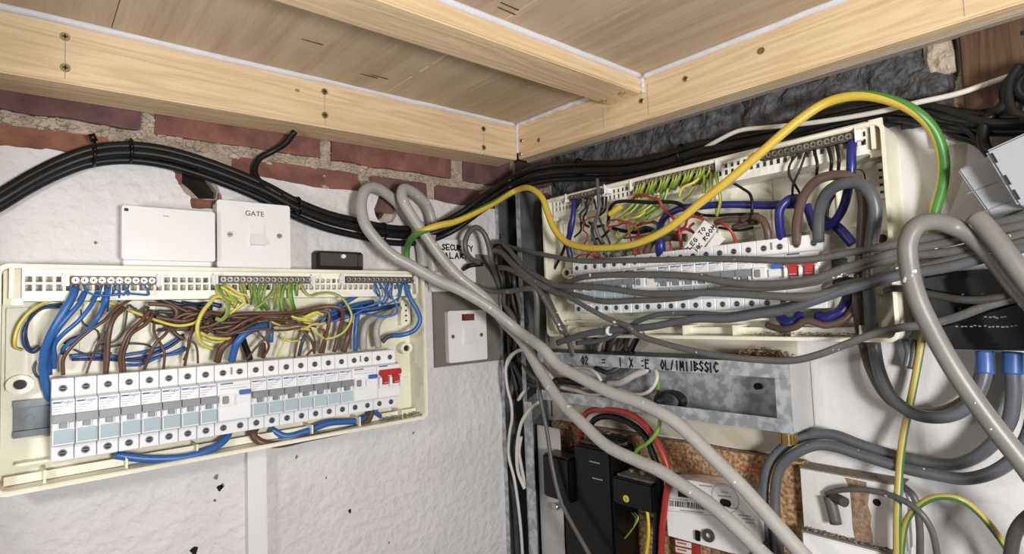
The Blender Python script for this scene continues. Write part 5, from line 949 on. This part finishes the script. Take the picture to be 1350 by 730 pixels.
wire('earth_cable', 'px', [(536, 345, .022, 'L'), (537, 325, .030, 'L'), (548, 309, .062, 'L'), (575, 298, .078, 'L'), (600, 292, .082, 'L'), (650, 268, .085, 'L'), (678, 252, .085, 'L'), (698, 248, .082, 'R'), (714, 260, .082, 'R'), (722, 280, .08, 'R'), (730, 300, .08, 'R'), (745, 318, .08, 'R'), (768, 326, .082, 'R'), (800, 327, .085, 'R'), (840, 321, .088, 'R'), (880, 302, .088, 'R'), (920, 270, .085, 'R'), (960, 238, .082, 'R'), (1000, 204, .076, 'R'), (1050, 161, .066, 'R'), (1090, 135, .056, 'R'), (1130, 126, .054, 'R'), (1170, 131, .052, 'R'), (1205, 146, .048, 'R'), (1230, 170, .038, 'R'), (1243, 205, .028, 'R'), (1243, 240, .02, 'R'), (1231, 285, .014, 'R'), (1225, 335, .012, 'R')], 10.2, 'earth_big', [0, 0], 'R', 'long thick yellow and green earth cable sweeping across the corner above the units', 'cable', n=16, sub=6, phase=[0.5, 0.5, 0.45, 0.0, -0.12, -0.22, -0.1, 0.1, 0.12, 0.1, 0.1, 0.1, 0.12, 0.12, 0.12, 0.1, 0.06, 0.04, 0.02, 0, -0.03, -0.12, -0.2, -0.27, -0.32, -0.36, -0.38, -0.36, -0.3])
wire('earth_cable', 'px', [(1222, 330, .012, 'R'), (1218, 380, .012, 'R'), (1216, 440, .014, 'R'), (1208, 490, .016, 'R'), (1198, 540, .020, 'R'), (1190, 580, .03, 'R'), (1186, 620, .042, 'R'), (1183, 680, .052, 'R'), (1183, 760, .054, 'R')], 9.5, 'earth_dull', [0, 0], 'R', 'dull yellow and green earth cable running straight down past the white board', 'cable', ext='down', n=14, phase=[-.12, -.12, -.12, -.14, -.14, -.16, -.2, -.2, -.16])
wire('earth_cable', 'U', [(50, 740), (55, 680), (70, 610), (110, 555), (180, 520), (260, 525), (330, 570), (400, 650), (460, 740)], 24, 'earth_dull', [.048, .05, .06, .06, .05, .045], 'R', 'green-yellow earth cable arching low over the white box', 'cable', ext='down', n=14, phase=[.2, .2, .2, .22, .25, .25, .22, .2, .2])
# black cable bundle
def off(pts, dx, dy, dd): return [(x+dx, y+dy, d+dd, wl_) for x, y, d, wl_ in pts]
LB = [(-330, 470, .024, 'L'), (-180, 370, .024, 'L'), (-60, 295, .024, 'L'), (0, 262, .024, 'L'), (40, 238, .024, 'L'), (80, 218, .024, 'L'), (120, 204, .026, 'L'), (165, 199, .026, 'L'), (210, 203, .026, 'L'), (260, 216, .026, 'L'), (310, 234, .026, 'L'), (350, 251, .026, 'L'), (390, 272, .026, 'L'), (430, 288, .024, 'L'), (470, 298, .022, 'L'), (520, 308, .020, 'L'), (565, 306, .026, 'L'), (600, 292, .05, 'L'), (640, 264, .068, 'L'), (672, 244, .064, 'L'), (700, 231, .062, 'R'), (730, 225, .045, 'R'), (770, 223, .026, 'R'), (820, 222, .024, 'R'), (870, 213, .022, 'R'), (915, 199, .022, 'R'), (960, 190, .022, 'R'), (1010, 180, .022, 'R'), (1070, 163, .022, 'R'), (1120, 150, .022, 'R'), (1170, 143, .022, 'R'), (1210, 146, .022, 'R'), (1260, 156, .022, 'R'), (1310, 161, .022, 'R'), (1370, 160, .022, 'R')]
bl = [wire('black_cable', 'px', off(LB, dx, dy, dd), w_, 'black_pvc', [0, 0], 'L', 'black cable in the tied bundle sagging along the brick wall to the stones', 'cable', 'tied black cable bundle', n=10, ext='right') for dx, dy, dd, w_ in ((0, -7, 0, 11), (1, 2, .006, 11), (-3, 12, .0, 10), (4, -2, -.008, 10))]
for (x, y, a) in [(124, 203, -.35), (392, 273, .45), (172, 199, 0), (505, 305, .2)]:
    c = P3('L', x, y, .027); s_ = .0125 if x < 400 else .012
    pts = [c+Vector((math.cos(t)*.0125*math.sin(-a), -math.cos(t)*.0115, math.sin(t)*s_)) if False else c+Vector((0.0, -math.cos(t)*.0135, math.sin(t)*s_)) for t in np.linspace(0, 2*math.pi, 13)]
    o = tube('cable_tie', pts, .0016, 'black_plastic', 'black cable tie round the bundle above the units', 'cable tie', 'ties on the black bundle', n=6, sub=2)
    if x == 124: tube('tie_head', [c+Vector((0, -.006, .012)), c+Vector((-.003, -.008, .019))], .0032, 'black_plastic', parent=o, n=8, sub=2)
for x, y in ((764, 220), (900, 203)):
    c = P3('R', x, y, .025); tube('cable_tie', [c+Vector((-math.cos(t)*.013, 0, math.sin(t)*.0125)) for t in np.linspace(0, 2*math.pi, 13)], .0016, 'black_plastic', 'black cable tie round the bundle above the units', 'cable tie', 'ties on the black bundle', n=6, sub=2)
wire('black_lead', 'px', [(389, 173, .040, 'L'), (376, 189, .028, 'L'), (358, 200, .018, 'L'), (342, 209, .015, 'L'), (336, 222, .016, 'L'), (339, 235, .022, 'L'), (352, 246, .034, 'L'), (372, 258, .036, 'L')], 8, 'black_pvc', [0, 0], 'L', 'thin black lead curling from under the ledger timber to the bundle', 'cable', n=10)
wire('white_cable', 'px', [(880, 226, .014, 'R'), (918, 202, .022, 'R'), (945, 186, .032, 'R'), (975, 172, .034, 'R'), (1010, 168, .034, 'R'), (1060, 163, .034, 'R'), (1110, 156, .034, 'R'), (1160, 147, .034, 'R'), (1210, 135, .034, 'R'), (1260, 124, .03, 'R'), (1300, 111, .026, 'R'), (1338, 98, .022, 'R'), (1380, 84, .02, 'R')], 6.5, 'white_cable', [0, 0], 'R', 'slim white cable crossing the dark stones and old timber', 'cable', ext='right', n=10)
run([('Y', [(-60, 560), (100, 530), (220, 560), (300, 585), (400, 612), (500, 622), (660, 612), (900, 590)], 42, 'black_pvc', [.03, .03, .034, .034]), ('Y', [(40, 560), (150, 610), (260, 680), (380, 720), (460, 800)], 44, 'black_pvc', [.012, .014, .014, .014]), ('Y', [(180, 560), (300, 640), (360, 690), (440, 780)], 26, 'black_pvc', [.026, .026, .026])],
    'black_cable', 'R', 'black cable leaving the bundle towards the grey enclosure', 'cable', 'black cables by the grey enclosure', n=12)
run([('Y', [(560, 800), (430, 760), (405, 690), (420, 610), (470, 570), (520, 520), (520, 450), (560, 390), (640, 340), (900, 300)], 52, 'black_pvc', [.03, .032, .03, .04, .044]), ('Y', [(590, 330), (545, 400), (535, 480), (560, 560), (640, 590), (900, 640)], 40, 'black_pvc', [.05, .056, .056]), ('Y', [(900, 380), (660, 420), (600, 440), (570, 520), (580, 640), (590, 730)], 56, 'black_pvc', [.02, .02, .02]), ('Y', [(900, 330), (660, 370), (610, 380), (580, 430), (600, 480), (660, 500), (900, 540)], 44, 'black_pvc', [.03, .034, .03])],
    'black_cable', 'R', 'thick black cable coiled beside the old timber', 'cable', 'coiled black cables', n=12)
# grey flat cables fanning across the unit
TE = 'flat grey cable strung level across the breakers under the dark stones'
def flatc(pts, w_, m_, ds, label=TE, grp='flat grey cables across the breakers', fl=.62):
    return wire('flat_cable', 'px', pts, w_, m_, ds, 'R', label, 'cable', grp, ext='right' if pts[-1][0] > 1350 else None, n=12, flat=fl, up=Vector((0, 0, 1)))
GP = 'grey_pvc'
A_ = (660, 318, .062, 'R')
flatc([(662, 322, .062, 'R'), (682, 328, .066, 'R'), (705, 333), (739, 340), (768, 344), (816, 343.5), (873, 342.5), (920, 341), (989, 342), (1038, 343.5), (1075, 341), (1125, 332), (1181, 322), (1230, 312), (1290, 298), (1380, 280)], 8, GP, [.07, .078, .08, .08, .08, .076, .072, .072], 'topmost of the four flat grey cables strung level across breakers under the stones')
flatc([(735, 377, .07, 'R'), (752, 371), (768, 365.5), (797, 362.5), (835, 362), (873, 362), (920, 365), (960, 372), (1000, 375), (1038, 373), (1075, 367), (1112, 354), (1149, 343), (1184, 332), (1240, 321), (1300, 306), (1380, 290)], 10, GP, [.072, .082, .082, .08, .08, .076, .07, .07], 'second from the top of four flat grey cables across breakers under the stones')
flatc([(661, 314, .06, 'R'), (672, 332, .064, 'R'), (690, 352), (712, 366), (735, 376.5), (768, 378), (806, 380.5), (835, 385), (864, 387.5), (893, 387), (940, 386), (1014, 390), (1063, 391.5), (1100, 384), (1137, 374), (1186, 360), (1245, 345), (1300, 332), (1380, 312)], 9, GP, [.07, .084, .086, .084, .084, .08, .072, .072], 'third from the top of four flat grey cables across breakers under the stones')
flatc([(716, 368, .07, 'R'), (737, 381), (768, 391), (797, 397.5), (835, 396), (873, 394.5), (905, 391), (930, 385), (960, 381), (1000, 380), (1045, 376), (1080, 370), (1115, 358), (1150, 348), (1190, 338), (1250, 332), (1310, 318), (1380, 300)], 9, 'grey_pvc', [.07, .078, .078, .076, .076, .072, .07], 'lowest of the four flat grey cables strung level across breakers under the stones')
flatc([(662, 310, .058, 'R'), (682, 348, .068, 'R'), (715, 378), (749, 391), (777, 407), (806, 422), (828, 430), (839, 440), (873, 452), (904, 460), (940, 467.5), (1000, 474), (1045, 475), (1080, 467), (1112, 455), (1149, 441), (1186, 432), (1225, 427), (1260, 418), (1310, 400), (1380, 385)], 8.5, GP, [.07, .09, .088, .084, .078, .074, .07, .074], 'flat grey cable slanting down over the breakers and along the steel box')
fc = flatc([(735, 452, .066, 'R'), (749, 447), (777, 439), (806, 435), (854, 431), (893, 424), (920, 420), (960, 420), (1000, 414), (1038, 408), (1075, 396), (1112, 383), (1149, 373), (1186, 363), (1250, 352), (1310, 336), (1380, 318)], 11, 'grey_tail', [.066, .074, .08, .08, .08, .076, .072], 'bluish grey cable with a white tape band rising past the breakers', 'bluish grey cables')
tp = P3('R', 803, 436, .074); tube('tape_band', [tp+Vector((0, .0022, .0003)), tp+Vector((0, -.0022, -.0003))], .0062, 'white_plastic', parent=fc, n=12, sub=2)
flatc([(760, 452, .06, 'R'), (790, 449), (818, 438), (840, 424), (865, 415), (893, 413), (920, 413), (960, 415), (1000, 409), (1040, 402), (1075, 390), (1112, 375), (1149, 367), (1186, 355), (1250, 342), (1310, 328), (1380, 308)], 8, 'grey_tail', [.06, .068, .07, .07, .07, .07, .068], 'slimmer bluish grey cable running behind the taped one', 'bluish grey cables')
flatc([(700, 358, .068, 'R'), (712, 372), (722, 392), (735, 420), (748, 444), (756, 470)], 8, GP, [.07, .066, .062, .06], 'short grey cable dropping beside the enclosure edge by the trunking', None)
flatc([(1168, 383, .03, 'R'), (1184, 380), (1228, 388), (1270, 395), (1310, 393), (1380, 376)], 10, 'grey_pvc_dark', [.04, .064, .072, .076, .07], 'dark grey cable dipping across the black box', None, .9)
flatc([(1185, 356, .066, 'R'), (1212, 344), (1263, 336), (1310, 326), (1380, 305)], 10, 'grey_pvc_dark', [.066, .064, .064, .062], 'dark grey cable passing just above the black box', None)
for (x0, y0, x1, y1) in [(1193, 462, 1202, 478), (1207, 462, 1200, 480)]:
    wire('grey_stub', 'px', [(x0, y0-14), (x0+(x1-x0)*.5, (y0+y1)/2-4), (x1-(8 if x0 < 1200 else 0), y1+6)], 8, 'grey_pvc_dark' if x0 > 1200 else 'grey_tail', [.01, .014, .016], 'R', 'cut grey cable stub hanging beside the earth cable', 'cable', 'cut grey stubs', n=10)
# thick grey armoured cables at the black box
wire('armoured_cable', 'px', [(1380, 420, .082, 'R'), (1340, 378, .080, 'R'), (1308, 338, .080, 'R'), (1280, 311, .082, 'R'), (1255, 298, .086, 'R'), (1230, 292, .10, 'R'), (1208, 298, .112, 'R'), (1197, 318, .116, 'R'), (1198, 350, .116, 'R'), (1208, 390, .116, 'R'), (1226, 430, .114, 'R'), (1258, 487, .112, 'R'), (1300, 548, .108, 'R'), (1350, 612, .104, 'R'), (1400, 680, .10, 'R')], 24, 'armour_grey', [0, 0], 'R', 'very thick grey cable bent in a hook over the black box', 'cable', ext='downright', n=18, sub=7)
wire('armoured_cable', 'px', [(1285, 285, .088, 'R'), (1300, 300, .09, 'R'), (1325, 332, .092, 'R'), (1352, 368, .092, 'R'), (1400, 430, .09, 'R')], 25, 'armour_grey', [0, 0], 'R', 'very thick grey cable with a blunt end below the grey enclosure', 'cable', ext='downright', n=18, sub=6)
wire('armoured_cable', 'U', [(560, 560), (500, 610), (470, 660), (455, 740)], 44, 'grey_pvc_dark', [.07, .07, .07], 'R', 'thick grey cable end beside the low earth arch', 'cable', ext='down', n=16)
# lower tails
gt2 = wire('grey_tail', 'px', [(1020, 800, .05, 'R'), (1013, 728, .046, 'R'), (1008, 680, .044, 'R'), (1007, 640, .042, 'R'), (1014, 612, .038, 'R'), (1028, 594, .032, 'R'), (1048, 580, .026, 'R'), (1070, 573, .022, 'R'), (1100, 573, .020, 'R'), (1130, 584, .020, 'R'), (1165, 596, .020, 'R'), (1200, 605, .022, 'R'), (1235, 611, .024, 'R'), (1262, 611, .026, 'R'), (1288, 601, .028, 'R'), (1312, 581, .03, 'R'), (1330, 556, .032, 'R'), (1336, 520, .034, 'R'), (1335, 490, .036, 'R'), (1335, 464, .036, 'R')], 14.5, 'grey_tail', [0, 0], 'R', 'upper of two grey tails bending from under the steel box along the wall', 'cable', n=14)
tube('sleeve', [P3('R', 1335, 464, .036), P3('R', 1335, 478, .036), P3('R', 1335, 492, .036)], .0072, 'blue_tape', parent=gt2, n=14)
wire('grey_tail', 'px', [(1034, 800, .052, 'R'), (1027, 728, .050, 'R'), (1022, 680, .048, 'R'), (1022, 645, .046, 'R'), (1027, 620, .044, 'R'), (1038, 605, .042, 'R'), (1055, 594, .040, 'R'), (1075, 587, .036, 'R'), (1097, 588, .034, 'R'), (1130, 598, .034, 'R'), (1165, 609, .034, 'R'), (1200, 619, .036, 'R'), (1235, 626, .038, 'R'), (1270, 631, .038, 'R'), (1305, 624, .038, 'R'), (1335, 605, .038, 'R'), (1355, 575, .038, 'R'), (1365, 530, .038, 'R'), (1366, 466, .038, 'R')], 14.5, 'grey_tail', [0, 0], 'R', 'lower of two grey tails bending from under the steel box along the wall', 'cable', n=14)
gr = wire('grey_lead', 'px', [(1090, 651, .034, 'R'), (1105, 646, .04, 'R'), (1135, 645, .046, 'R'), (1165, 650, .05, 'R'), (1190, 659, .058, 'R'), (1212, 674, .062, 'R'), (1228, 698, .06, 'R'), (1238, 745, .055, 'R')], 8, 'grey_pvc', [0, 0], 'R', 'slim grey lead curving from the grey elbow over the white board', 'cable', ext='down', n=10)
wire('grey_lead', 'px', [(1190, 640, .02, 'R'), (1205, 655, .022, 'R'), (1212, 690, .022, 'R'), (1213, 750, .022, 'R')], 9, 'grey_pvc', [0, 0], 'R', 'slim grey lead hanging behind the low earth arch', 'cable', ext='down', n=10)
t = thing('cable_elbow', 'R', (uz('R', 1100, 690, .036)[0], .036, -.2485), 'grey plastic elbow stub standing on the dusty ledge', 'conduit')
tube('pipe', [P3('R', 1102, 690, .036), P3('R', 1098, 672, .036), P3('R', 1093, 654, .036)], .0058, 'grey_pvc', n=12, sub=3, parent=t); tube('branch', [P3('R', 1098, 655, .036), P3('R', 1106, 658, .04), P3('R', 1114, 662, .044)], .0052, 'grey_pvc_dark', n=12, sub=3, parent=t)
wire('red_tail', 'V', [(660, 640), (657, 540), (690, 445), (780, 412), (900, 420), (1020, 460), (1120, 550), (1185, 650), (1225, 740), (1250, 820), (1255, 900), (1235, 1050), (1215, 1250), (1205, 1500)], 42, 'red_pvc', [.04, .05, .06, .066, .07, .07, .066, .06], 'R', 'thick red tail arching beside the black one into the cut-out', 'cable', n=14)
wire('black_tail', 'V', [(720, 640), (730, 510), (780, 470), (850, 462), (930, 480), (1040, 540), (1105, 610), (1150, 720), (1190, 840), (1195, 950), (1180, 1150), (1165, 1500)], 44, 'black_pvc', [.04, .046, .054, .058, .06, .058, .055], 'R', 'thick black tail arching inside the red one', 'cable', n=14)
wire('green_wire', 'V', [(1190, 150), (1185, 230), (1188, 320), (1195, 420), (1200, 490), (1185, 560), (1120, 640), (1040, 695), (1015, 790)], 26, 'green_pvc', [.04, .03, .03, .07, .08, .078, .06], 'R', 'bright green earth wire dropping from the steel box to the connector block', n=10)
wire('yellow_wire', 'Q', [(552, 560), (560, 610), (562, 660), (552, 740), (545, 800)], 13, 'yellow_pvc', [.05, .054, .05], 'R', 'single yellow wire beside the black connector block', n=8)
for k in range(4): wire('striped_wire', 'Z', [(505+k*5, 520), (530+k*4, 560-k*4), (515, 600), (480-k*4, 640+k*6)], 9, 'gy' if k % 2 else 'black_pvc', [.05, .06, .06, .05], 'R', 'thin striped wire twisted under the black connector block', group='striped wires under the connector block', n=6)
# pale cables spilling from the corner trunking
WC = 'white_cable'
wire('white_cable', 'V', [(310, 20), (280, 8), (220, 15), (160, 60), (140, 130), (150, 260), (178, 380), (182, 480), (165, 580), (160, 730), (200, 900), (240, 1200), (260, 1500)], 30, WC, [.06, .075, .078, .07, .066, .066], 'R', 'white flat cable hanging down the open front of the corner trunking', 'cable', n=10, flat=.7)
run([('V', [(370, 360), (300, 420), (250, 500), (225, 600), (215, 730), (225, 850), (270, 960)], 24, WC, [.07, .072, .07, .066]), ('V', [(300, 255), (260, 300), (225, 350)], 24, WC, [.05, .06, .06]), ('V', [(245, 600), (230, 700), (245, 800), (275, 950)], 26, WC, [.055, .058, .055])],
    'white_cable', 'R', 'short white cable curving beside the bent steel gusset', 'cable', 'white cables by the steel gusset', n=10)
run([('V', [(410, 90), (470, 150), (560, 182), (640, 190)], 22, WC, [.066, .07, .06]), ('V', [(600, 130), (690, 128), (760, 165), (797, 220)], 24, WC, [.04, .052, .05]), ('V', [(520, 262), (640, 290), (720, 318), (785, 312), (800, 270)], 30, WC, [.05, .054, .05]), ('V', [(840, 235), (930, 228), (1020, 180), (1130, 135)], 50, WC, [.03, .04, .04]), ('V', [(1165, 130), (1180, 200), (1130, 285), (1030, 312), (900, 275)], 26, WC, [.05, .058, .054, .04]),
     ('V', [(460, 120), (560, 165), (680, 215), (800, 245)], 26, WC, [.05, .048, .04]), ('V', [(600, 300), (680, 270), (760, 260), (860, 230)], 24, WC, [.03, .036, .03])],
    'white_cable', 'R', 'white cable looped inside the open steel box', 'cable', 'white cables in the steel box', n=10)
wire('grey_lead', 'Q', [(172, 20), (176, 90), (190, 200), (210, 300), (228, 420), (260, 550), (300, 630), (362, 740), (420, 850)], 15, 'grey_pvc', [.09, .09, .092, .094, .096, .096], 'R', 'slim pale lead hanging in front of the black cut-out', 'cable', ext='down', n=10)
run([('V', [(190, 90), (250, 200), (330, 250), (460, 240)], 34, 'grey_pvc_dark', [.05, .055, .04]), ('V', [(240, 60), (290, 150), (340, 210)], 30, 'grey_pvc', [.052, .056, .05]), ('V', [(480, 215), (600, 225), (700, 240)], 46, 'grey_pvc_dark', [.03, .03, .03]), ('V', [(760, 130), (850, 160), (930, 120)], 36, 'grey_pvc_dark', [.03, .04, .03]), ('V', [(270, 40), (320, 140), (400, 220), (500, 225)], 26, 'grey_pvc_dark', [.045, .05, .04])],
    'grey_cable', 'R', 'grey cable turning from the trunking into the steel box', 'cable', 'grey cables entering the steel box', n=10)
# bunch of grey cables in the corner trunking
run([('K', [(335, 240), (300, 226), (272, 190), (268, 140), (290, 90), (320, 72), (352, 92), (376, 140), (392, 220), (412, 300, .07, 'R'), (440, 380, .055, 'R')], 26, GP, [.05, .056, .06, .064, .066])], 'flat_cable', 'L', 'grey cable curled in a small loop over the fused switch', 'cable', n=12)
wire('black_stub', 'K', [(258, 272), (290, 256), (350, 248)], 22, 'black_pvc', [.03, .044, .05], 'L', 'short black sleeve at the foot of the small grey loop', 'sleeve', n=10)
rows = []; rg = random.Random(3)
for k in range(11):
    x = 400+k*11; j_ = lambda a: rg.uniform(-a, a)
    rows.append(('K', [(432+j_(18), 170+j_(20)), (x+j_(22), 240), (x+15+j_(26), 330), (x+28+j_(26), 430), (x+45+j_(30), 530), (x+62+j_(34), 640), (x+75+j_(36), 760), (x+70+j_(30), 900)], rg.choice((18, 22, 26, 30)), rg.choice(('grey_pvc', 'grey_pvc_dark', 'grey_pvc_dark', 'black_pvc')), [.066+j_(.004), .056+j_(.012), .048+j_(.012), .044+j_(.01), .04]))
run(rows, 'grey_cable', 'R', 'grey cable hanging in the bunch inside the corner trunking', 'cable', 'bunch of grey cables in the trunking', n=8)
run([('K', [(395, 175), (400, 150), (440, 142), (480, 180), (520, 230), (600, 310), (680, 352), (740, 356)], 24, GP, [.066, .078, .08, .075]), ('K', [(410, 185), (440, 190), (500, 250), (600, 330), (680, 372), (740, 400)], 32, GP, [.07, .084, .086, .08]), ('K', [(430, 265), (480, 272), (550, 310), (620, 370), (680, 470), (740, 580)], 30, GP, [.08, .088, .084, .07])],
    'flat_cable', 'R', 'grey cable fanning out of the trunking towards the breakers', 'cable', 'grey cables fanning from the trunking', n=12)
wire('flat_cable', 'K', [(160, 290), (220, 320), (300, 345), (380, 374), (470, 380), (560, 366), (640, 362)], 28, GP, [.08, .088, .095, .095, .08], 'R', 'flat grey cable running level in front of the trunking', 'cable', n=12, flat=.7) if False else wire('flat_cable', 'K', [(300, 342, .085, 'L'), (380, 374, .088, 'L'), (470, 380), (560, 366), (600, 372), (612, 420), (612, 500), (610, 600), (600, 680)], 29, GP, [.098, .096, .09, .086, .082, .075], 'R', 'flat grey cable running level then turning down beside the trunking', 'cable', n=12, flat=.7)
wire('white_cable', 'K', [(465, 740), (490, 690), (540, 660), (580, 672), (640, 740), (690, 800)], 18, WC, [.07, .085, .085, .07], 'R', 'small white loop of cable below the fanning grey ones', 'cable', n=10)
# grey fill of cables behind, between unit and box
rows = []
for k in range(9):
    x = 330+k*rg.uniform(36, 44); a = rg.uniform(20, 70); rows.append(('H', [(x+a+30, 585+rg.uniform(-15, 25)), (x+a, 630), (x+rg.uniform(0, 20), 680), (x-10+rg.uniform(-20, 20), 745)], rg.choice((20, 28, 34)), rg.choice(('grey_pvc', 'grey_pvc_dark', 'light_grey_pvc', 'black_pvc')), [.02, .03+rg.uniform(-.006, .01), .03, .02]))
run(rows, 'grey_cable', 'R', 'grey cable end showing between the cream unit and the steel box', 'cable', 'grey cable ends above the steel box', n=8)
